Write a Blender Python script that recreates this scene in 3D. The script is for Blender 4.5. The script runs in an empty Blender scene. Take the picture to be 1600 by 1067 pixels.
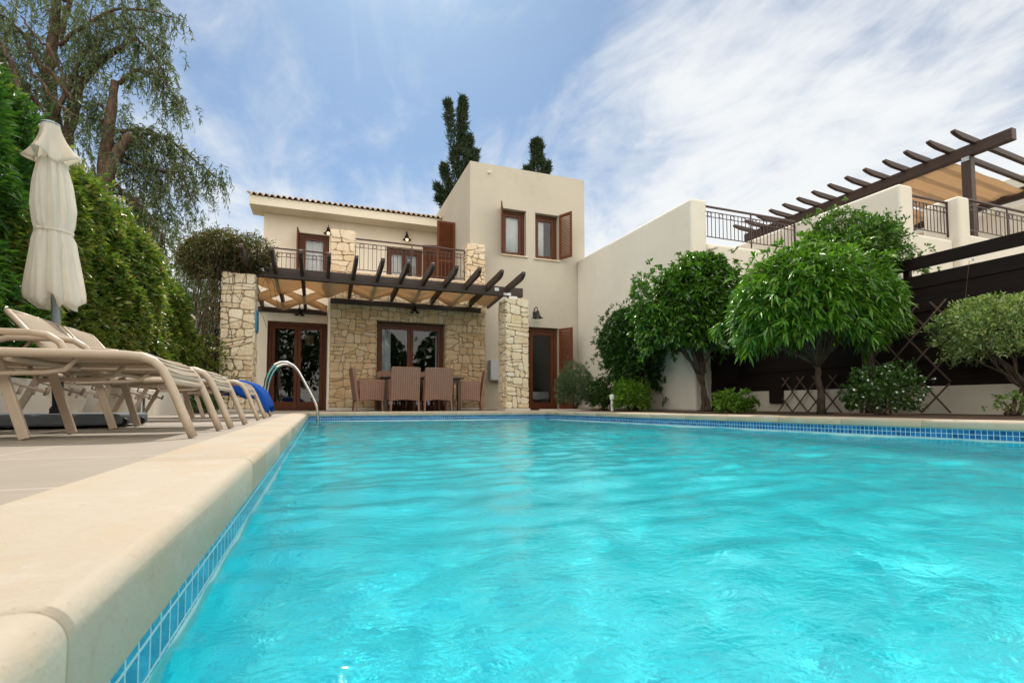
import bpy, bmesh, math, random
import numpy as np
from mathutils import Vector, Matrix
random.seed(7)
RNG = np.random.default_rng(7)
SC = bpy.context.scene
COL = SC.collection
R = math.radians

# ------------------------------------------------------------------ camera
CAM_Z = 0.136                      # lens just above the pool coping
YAW, PITCH, FPX = math.atan(302/800), R(3.0), 800.0
SHIFT = 98.5 - FPX*math.tan(PITCH)
cd = bpy.data.cameras.new("camera"); cam = bpy.data.objects.new("camera", cd); COL.objects.link(cam)
cam.location = (0, 0, CAM_Z); cam.rotation_euler = (R(90)+PITCH, 0, -YAW)
cd.sensor_width = 36; cd.lens = 18.0; cd.shift_y = SHIFT/1600
cd.clip_start = 0.02; cd.clip_end = 2000
cd.dof.use_dof = True; cd.dof.focus_distance = 8.0; cd.dof.aperture_fstop = 11
SC.camera = cam

# ------------------------------------------------------------------ light
SUN_EL, SUN_AZ = R(52), R(8)       # sun high behind the house, a little to the right (azimuth from +Y towards +X)
SC.view_settings.view_transform = 'Standard'; SC.view_settings.look = 'None'
SC.view_settings.gamma = 1.0; SC.view_settings.use_curve_mapping = False
SC.view_settings.exposure = 0.30
SC.cycles.use_denoising = True; SC.cycles.denoising_prefilter = 'ACCURATE'
SC.cycles.max_bounces = 10; SC.cycles.diffuse_bounces = 4; SC.cycles.glossy_bounces = 4
SC.cycles.transmission_bounces = 8; SC.cycles.transparent_max_bounces = 16
SC.cycles.sample_clamp_indirect = 6
sl = bpy.data.lights.new("sun", 'SUN'); sl.energy = 3.5; sl.angle = R(0.55); sl.color = (1.0, 0.94, 0.84)
sun = bpy.data.objects.new("sun", sl); COL.objects.link(sun)
sdir = Vector((math.sin(SUN_AZ)*math.cos(SUN_EL), math.cos(SUN_AZ)*math.cos(SUN_EL), math.sin(SUN_EL)))
sun.rotation_euler = sdir.to_track_quat('Z', 'Y').to_euler(); sun.location = (8, 40, 50)

W = bpy.data.worlds.new("World"); SC.world = W; W.use_nodes = True
nt = W.node_tree; nt.nodes.clear()
def wn(t, **k):
    n = nt.nodes.new(t)
    for a, b in k.items(): setattr(n, a, b)
    return n
def wl(a, b): nt.links.new(a, b)
def wmath(op, a, b=None, c=None):
    n = wn('ShaderNodeMath', operation=op)
    for i, v in enumerate((a, b, c)):
        if v is None: continue
        if isinstance(v, (int, float)): n.inputs[i].default_value = v
        else: wl(v, n.inputs[i])
    return n.outputs[0]
SKY_STR, CLOUD = 0.088, 8.8
out = wn('ShaderNodeOutputWorld'); bg = wn('ShaderNodeBackground'); bg.inputs['Strength'].default_value = SKY_STR
wl(bg.outputs[0], out.inputs[0])
sky = wn('ShaderNodeTexSky', sky_type='NISHITA'); sky.sun_disc = False
sky.sun_elevation = SUN_EL; sky.sun_rotation = SUN_AZ; sky.air_density = 1.0; sky.dust_density = 0.6; sky.ozone_density = 1.6
tc = wn('ShaderNodeTexCoord'); sp = wn('ShaderNodeSeparateXYZ'); wl(tc.outputs['Generated'], sp.inputs[0])
dz = wmath('MAXIMUM', sp.outputs['Z'], 0.0); den = wmath('ADD', dz, 0.22)
u = wmath('DIVIDE', sp.outputs['X'], den); v = wmath('DIVIDE', sp.outputs['Y'], den)
cmb = wn('ShaderNodeCombineXYZ'); wl(u, cmb.inputs[0]); wl(v, cmb.inputs[1])
def wmap(loc, rot, sc):
    m = wn('ShaderNodeMapping'); m.inputs['Location'].default_value = loc; m.inputs['Rotation'].default_value = rot; m.inputs['Scale'].default_value = sc
    wl(cmb.outputs[0], m.inputs[0]); return m.outputs[0]
def wnoise(vec, scale, detail, rough, dist):
    n = wn('ShaderNodeTexNoise'); wl(vec, n.inputs['Vector'])
    for a, b in (('Scale',scale),('Detail',detail),('Roughness',rough),('Distortion',dist)): n.inputs[a].default_value = b
    return n.outputs['Fac']
def wrange(x, a, b, c, d):
    n = wn('ShaderNodeMapRange'); n.interpolation_type = 'SMOOTHSTEP'; wl(x, n.inputs[0])
    for i, q in enumerate((a, b, c, d)): n.inputs[i+1].default_value = q
    return n.outputs[0]
def wdot(d):
    n = wn('ShaderNodeVectorMath', operation='DOT_PRODUCT'); wl(tc.outputs['Generated'], n.inputs[0]); n.inputs[1].default_value = Vector(d).normalized(); return n.outputs['Value']
soft = wnoise(wmap((0.3, 0.15, 0), (0, 0, R(8)), (1.3, 0.85, 1)), 1.5, 7, 0.58, 0.6)      # broad veils
streak = wnoise(wmap((2.3, 0.4, 0), (0, 0, R(14)), (1.7, 0.85, 1)), 2.0, 10, 0.62, 1.6)   # wind-drawn cirrus
puff = wnoise(wmap((5.2, 1.4, 0), (0, 0, 0), (1.3, 1.0, 1)), 3.6, 9, 0.62, 0.4)
bank = wrange(wdot((0.80, 0.38, 0.47)), 0.82, 1.0, 0.0, 0.125)      # thick bright cloud bank over the neighbour
band = wrange(wdot((0.56, 0.74, 0.40)), 0.93, 0.995, 0.0, 0.06)
low = wrange(sp.outputs['Z'], 0.50, 0.14, 0.0, 0.28)                 # whiter towards the horizon
rear_fill = wrange(wdot((-0.20, -0.95, 0.15)), -0.20, 0.50, 0.0, 0.55)       # unseen cloud added behind the camera to fill the shaded villa front
s = wmath('ADD', wmath('ADD', wmath('MULTIPLY', soft, 0.50), wmath('MULTIPLY', streak, 0.34)), wmath('MULTIPLY', puff, 0.26))
s = wmath('ADD', wmath('ADD', wmath('ADD', s, bank), low), wmath('ADD', rear_fill, band))
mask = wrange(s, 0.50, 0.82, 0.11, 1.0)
skymul = wn('ShaderNodeMix', data_type='RGBA', blend_type='MULTIPLY'); skymul.inputs['Factor'].default_value = 1
wl(sky.outputs[0], skymul.inputs['A']); skymul.inputs['B'].default_value = (0.60, 0.83, 0.97, 1)
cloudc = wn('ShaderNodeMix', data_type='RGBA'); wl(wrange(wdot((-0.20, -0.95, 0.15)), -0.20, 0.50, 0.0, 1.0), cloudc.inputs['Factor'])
cloudc.inputs['A'].default_value = (CLOUD*0.96, CLOUD*0.985, CLOUD, 1); cloudc.inputs['B'].default_value = (CLOUD*2.5, CLOUD*2.38, CLOUD*2.2, 1)  # second colour: added cloud behind the camera, boosted as fill light
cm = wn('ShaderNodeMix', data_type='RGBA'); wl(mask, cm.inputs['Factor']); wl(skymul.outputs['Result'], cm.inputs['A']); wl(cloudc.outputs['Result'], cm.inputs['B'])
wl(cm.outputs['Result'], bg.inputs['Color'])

# ------------------------------------------------------------------ helpers
_fw = Vector((math.sin(YAW)*math.cos(PITCH), math.cos(YAW)*math.cos(PITCH), math.sin(PITCH)))
_rt = Vector((math.cos(YAW), -math.sin(YAW), 0)); _up = _rt.cross(_fw)
def at(x, y, Y):
    """World point seen at photo pixel x, y on the plane at distance Y along the pool."""
    d = _fw*FPX + _rt*(x-800) + _up*(533.5+SHIFT-y)
    return Vector((0, 0, CAM_Z)) + d*(Y/d.y)

def world_loc(o):
    l = Vector((0, 0, 0))
    while o is not None: l += o.location; o = o.parent
    return l

class MB:
    def __init__(s): s.v = []; s.f = []; s.n = 0
    def add(s, vs, fs):
        b = s.n
        s.v.extend([tuple(p) for p in vs]); s.f.extend([tuple(b+i for i in f) for f in fs]); s.n += len(vs); return s
    def box(s, x0, x1, y0, y1, z0, z1):
        return s.add([(x0,y0,z0),(x1,y0,z0),(x1,y1,z0),(x0,y1,z0),(x0,y0,z1),(x1,y0,z1),(x1,y1,z1),(x0,y1,z1)],
                     [(3,2,1,0),(4,5,6,7),(0,1,5,4),(1,2,6,5),(2,3,7,6),(3,0,4,7)])
    def bar(s, a, b, w, h, up=(0,0,1)):
        a, b = Vector(a), Vector(b); d = (b-a).normalized(); upv = Vector(up)
        sd = d.cross(upv)
        if sd.length < 1e-4: sd = d.cross(Vector((0,1,0)))
        sd.normalize(); u2 = sd.cross(d).normalized()
        vs = [p + sd*(w/2*i) + u2*(h/2*j) for p in (a, b) for i, j in ((-1,-1),(1,-1),(1,1),(-1,1))]
        return s.add(vs, [(0,1,2,3),(7,6,5,4),(0,4,5,1),(1,5,6,2),(2,6,7,3),(3,7,4,0)])
    def tube(s, pts, r, n=10, cap=True):
        pts = [Vector(p) for p in pts]; m = len(pts)
        rr = r if hasattr(r, '__len__') else [r]*m
        t0 = (pts[1]-pts[0]).normalized(); ref = Vector((0,0,1)) if abs(t0.z) < 0.9 else Vector((1,0,0))
        nx = t0.cross(ref).normalized(); rings = []
        for i in range(m):
            t = (pts[min(i+1,m-1)]-pts[max(i-1,0)]).normalized()
            nx = (nx - t*nx.dot(t)).normalized(); ny = t.cross(nx)
            rings.append([pts[i] + (nx*math.cos(2*math.pi*k/n) + ny*math.sin(2*math.pi*k/n))*rr[i] for k in range(n)])
        vs = [p for q in rings for p in q]; fs = []
        for i in range(m-1):
            for k in range(n):
                fs.append((i*n+k, i*n+(k+1)%n, (i+1)*n+(k+1)%n, (i+1)*n+k))
        if cap: fs.append(tuple(range(n-1,-1,-1))); fs.append(tuple((m-1)*n+k for k in range(n)))
        return s.add(vs, fs)
    def lathe(s, prof, c=(0,0,0), n=24):
        vs = []; fs = []
        for r, z in prof:
            for k in range(n): vs.append((c[0]+r*math.cos(2*math.pi*k/n), c[1]+r*math.sin(2*math.pi*k/n), c[2]+z))
        for i in range(len(prof)-1):
            for k in range(n): fs.append((i*n+k, i*n+(k+1)%n, (i+1)*n+(k+1)%n, (i+1)*n+k))
        return s.add(vs, fs)
    def prism(s, poly, axis, a, b):
        """poly of 2D points extruded along axis from a to b; axis 'x': (y,z), 'y': (x,z), 'z': (x,y)"""
        def P(p, t): return {'x': (t,p[0],p[1]), 'y': (p[0],t,p[1]), 'z': (p[0],p[1],t)}[axis]
        n = len(poly); vs = [P(p,a) for p in poly] + [P(p,b) for p in poly]
        fs = [tuple(range(n-1,-1,-1)), tuple(range(n,2*n))] + [(i,(i+1)%n,n+(i+1)%n,n+i) for i in range(n)]
        return s.add(vs, fs)
    def build(s, name, mat, parent=None, smooth=False, bevel=0, subsurf=0, seg=2, fix=True):
        me = bpy.data.meshes.new(name); off = world_loc(parent) if parent else Vector((0,0,0))
        me.from_pydata([(p[0]-off.x, p[1]-off.y, p[2]-off.z) for p in s.v], [], s.f); me.update()
        if fix:
            bm = bmesh.new(); bm.from_mesh(me); bmesh.ops.recalc_face_normals(bm, faces=bm.faces); bm.to_mesh(me); bm.free()
        return finish(name, me, mat, parent, smooth, bevel, subsurf, seg)
def finish(name, me, mat, parent=None, smooth=False, bevel=0, subsurf=0, seg=2):
    o = bpy.data.objects.new(name, me); COL.objects.link(o); o.parent = parent
    me.materials.append(mat)
    if smooth: me.shade_smooth()
    if smooth == 'auto':
        me.set_sharp_from_angle(angle=R(40))
    if bevel:
        b = o.modifiers.new('bevel', 'BEVEL'); b.width = bevel; b.segments = seg; b.limit_method = 'ANGLE'; b.angle_limit = R(40)
    if subsurf:
        b = o.modifiers.new('sub', 'SUBSURF'); b.levels = subsurf; b.render_levels = subsurf
    return o
def np_mesh(name, mat, parent, V, faces_flat, loop_tot, smooth=False):
    me = bpy.data.meshes.new(name); off = np.array(world_loc(parent)) if parent else np.zeros(3)
    V = (np.asarray(V, float) - off).astype(np.float32)
    me.vertices.add(len(V)); me.vertices.foreach_set('co', V.ravel())
    me.loops.add(len(faces_flat)); me.loops.foreach_set('vertex_index', np.asarray(faces_flat, np.int32))
    lt = np.asarray(loop_tot, np.int32); me.polygons.add(len(lt))
    me.polygons.foreach_set('loop_start', np.concatenate([[0], np.cumsum(lt)[:-1]]).astype(np.int32))
    me.update(calc_edges=True); me.validate()
    return finish(name, me, mat, parent, smooth)
def tag(o, label=None, cat=None, group=None, kind=None):
    if label: o['label'] = label
    if cat: o['category'] = cat
    if group: o['group'] = group
    if kind: o['kind'] = kind
    return o
def thing(name, label, cat, loc=(0,0,0), group=None):
    o = bpy.data.objects.new(name, None); COL.objects.link(o); o.location = loc; o.empty_display_size = 0.1
    return tag(o, label, cat, group)
def struct(o): o['kind'] = 'structure'; return o
def copy_tree(o, parent=None):
    c = o.copy(); COL.objects.link(c); c.parent = parent
    for ch in o.children: copy_tree(ch, c)
    return c

# ------------------------------------------------------------------ materials
class NT:
    def __init__(s, name):
        s.m = bpy.data.materials.new(name); s.m.use_nodes = True; s.t = s.m.node_tree
        s.b = s.t.nodes['Principled BSDF']; s.o = s.t.nodes['Material Output']
    def n(s, t, **k):
        x = s.t.nodes.new(t)
        for a, b in k.items(): setattr(x, a, b)
        return x
    def l(s, a, b): s.t.links.new(a, b)
    def obj(s): return s.n('ShaderNodeTexCoord').outputs['Object']
    def pos(s): return s.n('ShaderNodeNewGeometry').outputs['Position']
    def island(s): return s.n('ShaderNodeNewGeometry').outputs['Random Per Island']
    def noise(s, scale, detail=4, rough=0.55, vec=None, dist=0, sc=None):
        x = s.n('ShaderNodeTexNoise'); x.inputs['Scale'].default_value = scale; x.inputs['Detail'].default_value = detail
        x.inputs['Roughness'].default_value = rough; x.inputs['Distortion'].default_value = dist
        v = vec or s.pos()
        if sc:
            m = s.n('ShaderNodeMapping'); m.inputs['Scale'].default_value = sc; s.l(v, m.inputs[0]); v = m.outputs[0]
        s.l(v, x.inputs['Vector']); return x.outputs['Fac']
    def ramp(s, fac, stops):
        r = s.n('ShaderNodeValToRGB'); e = r.color_ramp.elements
        while len(e) < len(stops): e.new(0.5)
        for i, (p, c) in enumerate(stops): e[i].position = p; e[i].color = (*c, 1) if len(c) == 3 else c
        s.l(fac, r.inputs[0]); return r.outputs[0]
    def mix(s, fac, a, b, blend='MIX'):
        x = s.n('ShaderNodeMix', data_type='RGBA', blend_type=blend)
        for i, v in (('Factor', fac), ('A', a), ('B', b)):
            if isinstance(v, (int, float)): x.inputs[i].default_value = v
            elif isinstance(v, tuple): x.inputs[i].default_value = (*v, 1)
            else: s.l(v, x.inputs[i])
        return x.outputs['Result']
    def math(s, op, a, b=None):
        x = s.n('ShaderNodeMath', operation=op)
        for i, v in enumerate((a, b)):
            if v is None: continue
            if isinstance(v, (int, float)): x.inputs[i].default_value = v
            else: s.l(v, x.inputs[i])
        return x.outputs[0]
    def mrange(s, x, a, b, c, d):
        m = s.n('ShaderNodeMapRange'); s.l(x, m.inputs[0])
        for i, v in enumerate((a, b, c, d)): m.inputs[i+1].default_value = v
        return m.outputs[0]
    def bump(s, h, strength=0.3, dist=0.01):
        x = s.n('ShaderNodeBump'); x.inputs['Strength'].default_value = strength; x.inputs['Distance'].default_value = dist
        s.l(h, x.inputs['Height']); s.l(x.outputs[0], s.b.inputs['Normal']); return x
    def col(s, c):
        if isinstance(c, tuple): s.b.inputs['Base Color'].default_value = (*c, 1)
        else: s.l(c, s.b.inputs['Base Color'])
    def rough(s, r, spec=None):
        if isinstance(r, (int, float)): s.b.inputs['Roughness'].default_value = r
        else: s.l(r, s.b.inputs['Roughness'])
        if spec is not None: s.b.inputs['Specular IOR Level'].default_value = spec

def plaster(name, col, var=0.10, stain=0.25, dark=(0.30,0.26,0.20), bump=0.25):
    k = NT(name); c2 = tuple(x*(1-var) for x in col)
    base = k.mix(k.mrange(k.noise(0.9, 5, 0.6), 0.3, 0.7, 0, 1), col, c2)
    streak = k.mrange(k.noise(3.0, 6, 0.65, sc=(1.6,1.6,0.22)), 0.56, 0.80, 0, stain)
    base = k.mix(streak, base, dark)
    spots = k.mrange(k.noise(14, 6, 0.7), 0.68, 0.80, 0, stain*0.6)
    base = k.mix(spots, base, dark)
    v = k.n('ShaderNodeTexVoronoi', feature='DISTANCE_TO_EDGE'); v.inputs['Scale'].default_value = 0.55; v.inputs['Detail'].default_value = 3
    nz = k.n('ShaderNodeTexNoise'); nz.inputs['Scale'].default_value = 2.5; nz.inputs['Detail'].default_value = 6; k.l(k.pos(), nz.inputs['Vector'])
    va = k.n('ShaderNodeVectorMath', operation='ADD'); k.l(k.pos(), va.inputs[0]); k.l(nz.outputs['Color'], va.inputs[1]); k.l(va.outputs[0], v.inputs['Vector'])
    crack = k.math('MULTIPLY', k.mrange(v.outputs['Distance'], 0.0, 0.006, 1, 0), k.mrange(k.noise(0.6, 3, 0.5), 0.50, 0.62, 0, 0.55))
    base = k.mix(crack, base, dark)
    blot = k.mrange(k.noise(0.45, 7, 0.7, dist=1.2), 0.52, 0.70, 0, 0.5); base = k.mix(blot, base, tuple(x*0.88 for x in col))
    k.col(base); k.rough(0.92, 0.2)
    k.bump(k.math('ADD', k.noise(55, 6, 0.7), k.noise(5, 4, 0.6)), bump, 0.008); return k.m
def wood(name, a, b, axis='x', rough=0.55, scale=1.0, spec=0.4):
    k = NT(name); sc = {'x': (0.7,14,14), 'y': (14,0.7,14), 'z': (14,14,0.7)}[axis]
    g = k.noise(2.2*scale, 7, 0.65, sc=sc, dist=0.4)
    c = k.mix(k.mrange(g, 0.3, 0.7, 0, 1), a, b)
    c = k.mix(k.mrange(k.island(), 0, 1, 0, 0.35), c, tuple(x*0.55 for x in a))
    k.col(c); k.rough(rough, spec); k.bump(g, 0.25, 0.004); return k.m
def plain(name, col, rough=0.5, metal=0.0, spec=0.5, nz=0.12, nscale=20, bump=0.0):
    k = NT(name); c = k.mix(k.mrange(k.noise(nscale, 5, 0.6), 0.3, 0.7, 0, 1), col, tuple(x*(1-nz) for x in col))
    k.col(c); k.rough(rough, spec); k.b.inputs['Metallic'].default_value = metal
    if bump: k.bump(k.noise(nscale*4, 4, 0.6), bump, 0.003)
    return k.m
def leafmat(name, cols, trans=0.35, rough=0.42, clump=1.6, spec=0.45):
    k = NT(name); i = k.island(); n = len(cols)
    c = k.ramp(i, [(j/max(n-1,1), q) for j, q in enumerate(cols)])
    nz = k.mrange(k.noise(clump, 3, 0.5), 0.3, 0.7, 0.0, 0.45)
    c = k.mix(nz, c, cols[0])
    k.col(c); k.rough(rough, spec)
    tr = k.n('ShaderNodeBsdfTranslucent')
    yl = k.mix(1.0, c, (1.5,1.7,0.7), 'MULTIPLY'); k.l(yl, tr.inputs[0])
    mx = k.n('ShaderNodeMixShader'); mx.inputs[0].default_value = trans
    k.l(k.b.outputs[0], mx.inputs[1]); k.l(tr.outputs[0], mx.inputs[2]); k.l(mx.outputs[0], k.o.inputs[0]); return k.m
def cloth(name, col, trans=0.45, tcol=None, weave=220):
    k = NT(name); c = k.mix(k.mrange(k.noise(7, 5, 0.6), 0.3, 0.7, 0, 1), col, tuple(x*0.86 for x in col))
    k.col(c); k.rough(0.95, 0.1); k.bump(k.noise(weave, 2, 0.5), 0.15, 0.002)
    tr = k.n('ShaderNodeBsdfTranslucent'); tr.inputs[0].default_value = (*(tcol or col), 1)
    mx = k.n('ShaderNodeMixShader'); mx.inputs[0].default_value = trans
    k.l(k.b.outputs[0], mx.inputs[1]); k.l(tr.outputs[0], mx.inputs[2]); k.l(mx.outputs[0], k.o.inputs[0]); return k.m
def glass(name, tint=(0.75,0.8,0.8), ior=1.5, wob=0.0):
    k = NT(name); k.t.nodes.remove(k.b)
    fr = k.n('ShaderNodeFresnel'); fr.inputs[0].default_value = ior
    tr = k.n('ShaderNodeBsdfTransparent'); tr.inputs[0].default_value = (*tint, 1)
    gl = k.n('ShaderNodeBsdfGlossy'); gl.inputs['Roughness'].default_value = 0.015
    mx = k.n('ShaderNodeMixShader'); f = k.math('MINIMUM', k.math('MULTIPLY', fr.outputs[0], 1.5), 1.0)
    k.l(f, mx.inputs[0]); k.l(tr.outputs[0], mx.inputs[1]); k.l(gl.outputs[0], mx.inputs[2])
    k.l(mx.outputs[0], k.o.inputs[0]); return k.m

M = {}
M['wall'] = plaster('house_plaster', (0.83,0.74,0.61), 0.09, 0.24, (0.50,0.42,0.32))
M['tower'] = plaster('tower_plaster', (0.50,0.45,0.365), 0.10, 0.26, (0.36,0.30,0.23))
M['wall2'] = plaster('neighbour_plaster', (0.69,0.645,0.555), 0.09, 0.24, (0.45,0.40,0.32))
M['garden_wall'] = plaster('garden_wall_plaster', (0.62,0.57,0.48), 0.15, 0.75, (0.22,0.20,0.17), 0.6)
M['planter'] = plaster('planter_plaster', (0.70,0.64,0.54), 0.12, 0.5, (0.36,0.30,0.22), 0.4)
M['soffit'] = plaster('soffit_plaster', (0.76,0.69,0.55), 0.05, 0.1)
M['beam'] = wood('dark_stained_timber', (0.060,0.033,0.022), (0.024,0.013,0.009), 'x', 0.55)
M['beam_y'] = wood('dark_stained_rafter', (0.070,0.040,0.027), (0.028,0.016,0.011), 'y', 0.55)
M['beam_z'] = wood('dark_stained_post', (0.070,0.040,0.027), (0.028,0.016,0.011), 'z', 0.55)
M['lath'] = wood('weathered_lath', (0.15,0.105,0.08), (0.06,0.042,0.033), 'z', 0.8, 1.0, 0.2)
M['door'] = wood('red_brown_joinery', (0.135,0.042,0.016), (0.065,0.019,0.008), 'z', 0.45, 1.0, 0.22)
M['shutter'] = wood('red_brown_shutter', (0.190,0.062,0.026), (0.095,0.030,0.013), 'x', 0.55, 1.0, 0.2)
M['fence'] = wood('black_brown_boards', (0.019,0.0125,0.0105), (0.007,0.0045,0.004), 'y', 0.75, 1.0, 0.15)
M['iron'] = plain('brown_painted_iron', (0.060,0.032,0.028), 0.45, 0.3)
M['black'] = plain('black_iron', (0.012,0.012,0.013), 0.4, 0.4)
M['glass'] = glass('window_glass', (0.93,0.95,0.95))
M['glass_lamp'] = glass('lamp_glass', (0.9,0.9,0.88))
M['steel'] = plain('polished_steel', (0.62,0.62,0.60), 0.16, 1.0, nz=0.1)
M['galv'] = plain('galvanised_bracket', (0.60,0.62,0.62), 0.4, 0.8, nz=0.3)
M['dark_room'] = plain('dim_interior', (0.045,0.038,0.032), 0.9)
M['curtain'] = cloth('pale_curtain', (0.62,0.66,0.70), 0.3)
M['curtain_white'] = cloth('white_blind', (0.90,0.90,0.89), 0.2)
M['tan'] = cloth('tan_shade_canvas', (0.66,0.49,0.33), 0.45, (0.74,0.54,0.34))
M['cream'] = cloth('cream_parasol_canvas', (0.90,0.86,0.80), 0.60, (0.95,0.89,0.79))
def parasol_cloth():
    m = cloth('cream_parasol_canvas', (0.90,0.86,0.80), 0.60, (0.95,0.89,0.79)); k = m.node_tree
    b = [n for n in k.nodes if n.type == 'BUMP'][0]; x = k.nodes.new('ShaderNodeTexNoise'); mp = k.nodes.new('ShaderNodeMapping'); g = k.nodes.new('ShaderNodeNewGeometry')
    mp.inputs['Scale'].default_value = (26,26,3.5); k.links.new(g.outputs['Position'], mp.inputs[0]); k.links.new(mp.outputs[0], x.inputs['Vector'])
    x.inputs['Scale'].default_value = 1.6; x.inputs['Detail'].default_value = 5; x.inputs['Distortion'].default_value = 0.8; k.links.new(x.outputs['Fac'], b.inputs['Height'])
    b.inputs['Strength'].default_value = 0.6; b.inputs['Distance'].default_value = 0.02; return m
M['cream'] = parasol_cloth()
M['tan2'] = cloth('pale_tan_canvas', (0.74,0.60,0.45), 0.5, (0.80,0.63,0.45))
M['blue_towel'] = cloth('blue_towel', (0.012,0.075,0.36), 0.1, (0.02,0.1,0.4), 90)
M['taupe'] = plain('taupe_powder_coat', (0.50,0.395,0.295), 0.42, 0.0, 0.5, 0.06)
M['sling'] = cloth('taupe_mesh_sling', (0.49,0.405,0.315), 0.25, (0.5,0.41,0.31), 400)
M['base_grey'] = plain('slate_grey_plastic', (0.13,0.15,0.17), 0.6, 0, 0.3, 0.2, 12)
M['pole_grey'] = plain('blue_grey_pole', (0.34,0.40,0.45), 0.4, 0.2)
M['black_plastic'] = plain('black_plastic', (0.010,0.010,0.011), 0.5)
M['meter'] = plain('pale_grey_box', (0.50,0.52,0.53), 0.45)
M['meter_side'] = plain('grey_box_shell', (0.36,0.37,0.37), 0.5)
M['plaque'] = plain('blue_glazed_plaque', (0.03,0.22,0.38), 0.3, nz=0.5, nscale=25)
M['white_paint'] = plain('white_lamp_paint', (0.75,0.74,0.70), 0.5)
M['bark'] = NT('bark').m
def bark(name, a, b, sc=(9,9,2.0)):
    k = NT(name); g = k.noise(2.5, 8, 0.7, sc=sc, dist=0.6)
    k.col(k.mix(k.mrange(g, 0.35, 0.65, 0, 1), a, b)); k.rough(0.95, 0.1); k.bump(g, 0.9, 0.02); return k.m
M['bark_red'] = bark('red_grey_bark', (0.15,0.10,0.072), (0.045,0.028,0.021))
M['bark_grey'] = bark('grey_brown_bark', (0.125,0.095,0.07), (0.045,0.033,0.025), (20,20,4))
M['twig'] = bark('dry_twigs', (0.17,0.115,0.075), (0.065,0.042,0.03), (30,30,8))
M['soil'] = NT('soil').m
def soil(name, a, b):
    k = NT(name); k.col(k.mix(k.mrange(k.noise(9, 8, 0.7), 0.35, 0.65, 0, 1), a, b)); k.rough(0.98, 0.1); k.bump(k.noise(40, 6, 0.7), 1.0, 0.03); return k.m
M['soil'] = soil('dry_soil', (0.16,0.105,0.075), (0.085,0.055,0.04))
M['ground'] = soil('open_ground', (0.24,0.20,0.13), (0.12,0.12,0.06))

def paving(name, a, b, joint, tile=0.60):
    k = NT(name)
    br = k.n('ShaderNodeTexBrick'); br.offset = 0.0; br.inputs['Scale'].default_value = 1.0
    br.inputs['Brick Width'].default_value = tile; br.inputs['Row Height'].default_value = tile
    br.inputs['Mortar Size'].default_value = 0.005; br.inputs['Mortar Smooth'].default_value = 0.1
    br.inputs['Color1'].default_value = (*a,1); br.inputs['Color2'].default_value = (*b,1); br.inputs['Mortar'].default_value = (*joint,1)
    mp = k.n('ShaderNodeMapping'); mp.inputs['Location'].default_value = (0.22,0.11,0); k.l(k.pos(), mp.inputs[0]); k.l(mp.outputs[0], br.inputs['Vector'])
    c = k.mix(k.mrange(k.noise(3, 7, 0.65), 0.35, 0.7, 0, 0.5), br.outputs['Color'], tuple(x*0.72 for x in a))
    c = k.mix(k.mrange(k.noise(30, 4, 0.6, sc=(0.3,1,1)), 0.5, 0.75, 0, 0.18), c, tuple(min(1,x*1.4) for x in a))
    k.col(c); k.rough(0.72, 0.3)
    k.bump(k.math('SUBTRACT', k.math('MULTIPLY', k.noise(45, 5, 0.6), 0.12), br.outputs['Fac']), 0.35, 0.004); return k.m
M['paving'] = paving('grey_beige_paving', (0.315,0.268,0.215), (0.285,0.243,0.195), (0.46,0.40,0.33))
def copingmat():
    k = NT('cream_cast_stone'); i = k.island()
    base = k.ramp(i, [(0,(0.385,0.330,0.255)),(0.5,(0.41,0.355,0.28)),(1,(0.395,0.335,0.255))])
    base = k.mix(k.mrange(k.noise(2.6, 7, 0.68, sc=(1.6,0.7,1), dist=0.8), 0.44, 0.70, 0, 0.75), base, (0.42,0.305,0.19))
    base = k.mix(k.mrange(k.noise(7.0, 7, 0.7), 0.54, 0.74, 0, 0.6), base, (0.47,0.435,0.37))
    base = k.mix(k.mrange(k.noise(22, 7, 0.72, dist=0.5), 0.58, 0.72, 0, 0.30), base, (0.30,0.215,0.13))
    base = k.mix(k.mrange(k.noise(120, 3, 0.6), 0.64, 0.74, 0, 0.45), base, (0.28,0.19,0.11))
    base = k.mix(k.mrange(k.noise(45, 5, 0.75, sc=(1,0.35,1)), 0.60, 0.70, 0, 0.35), base, (0.30,0.225,0.15))
    k.col(base); k.rough(0.8, 0.25); k.bump(k.math('ADD', k.noise(60, 6, 0.65), k.noise(9, 4, 0.6)), 0.45, 0.004); return k.m
M['coping'] = copingmat()
M['coping_joint'] = plain('coping_joint_mortar', (0.46,0.32,0.18), 0.95)
def stonemat(name='yellow_limestone', f=(1,1,1)):
    k = NT(name); i = k.island()
    T = lambda *c: tuple(x*y for x, y in zip(c, f))
    base = k.ramp(i, [(0,T(0.50,0.355,0.20)),(0.22,T(0.62,0.50,0.34)),(0.45,T(0.70,0.60,0.45)),(0.62,T(0.56,0.415,0.24)),(0.80,T(0.66,0.52,0.335)),(1,T(0.60,0.53,0.43))])
    base = k.mix(k.mrange(k.noise(5, 7, 0.7), 0.40, 0.70, 0, 0.65), base, T(0.72,0.61,0.44))
    base = k.mix(k.mrange(k.noise(9, 6, 0.7, vec=None, sc=(1.3,1.3,0.8)), 0.54, 0.72, 0, 0.55), base, T(0.44,0.27,0.12))
    base = k.mix(k.mrange(k.noise(34, 6, 0.7), 0.58, 0.74, 0, 0.45), base, T(0.30,0.20,0.11))
    k.col(base); k.rough(0.95, 0.15)
    k.bump(k.math('ADD', k.noise(12, 8, 0.72), k.math('MULTIPLY', k.noise(70, 4, 0.6), 0.35)), 1.0, 0.035); return k.m
M['stone'] = stonemat('yellow_limestone', (1.14,1.13,1.16))
M['stone_wall'] = stonemat('golden_wall_stone', (0.88,0.79,0.70))
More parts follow.
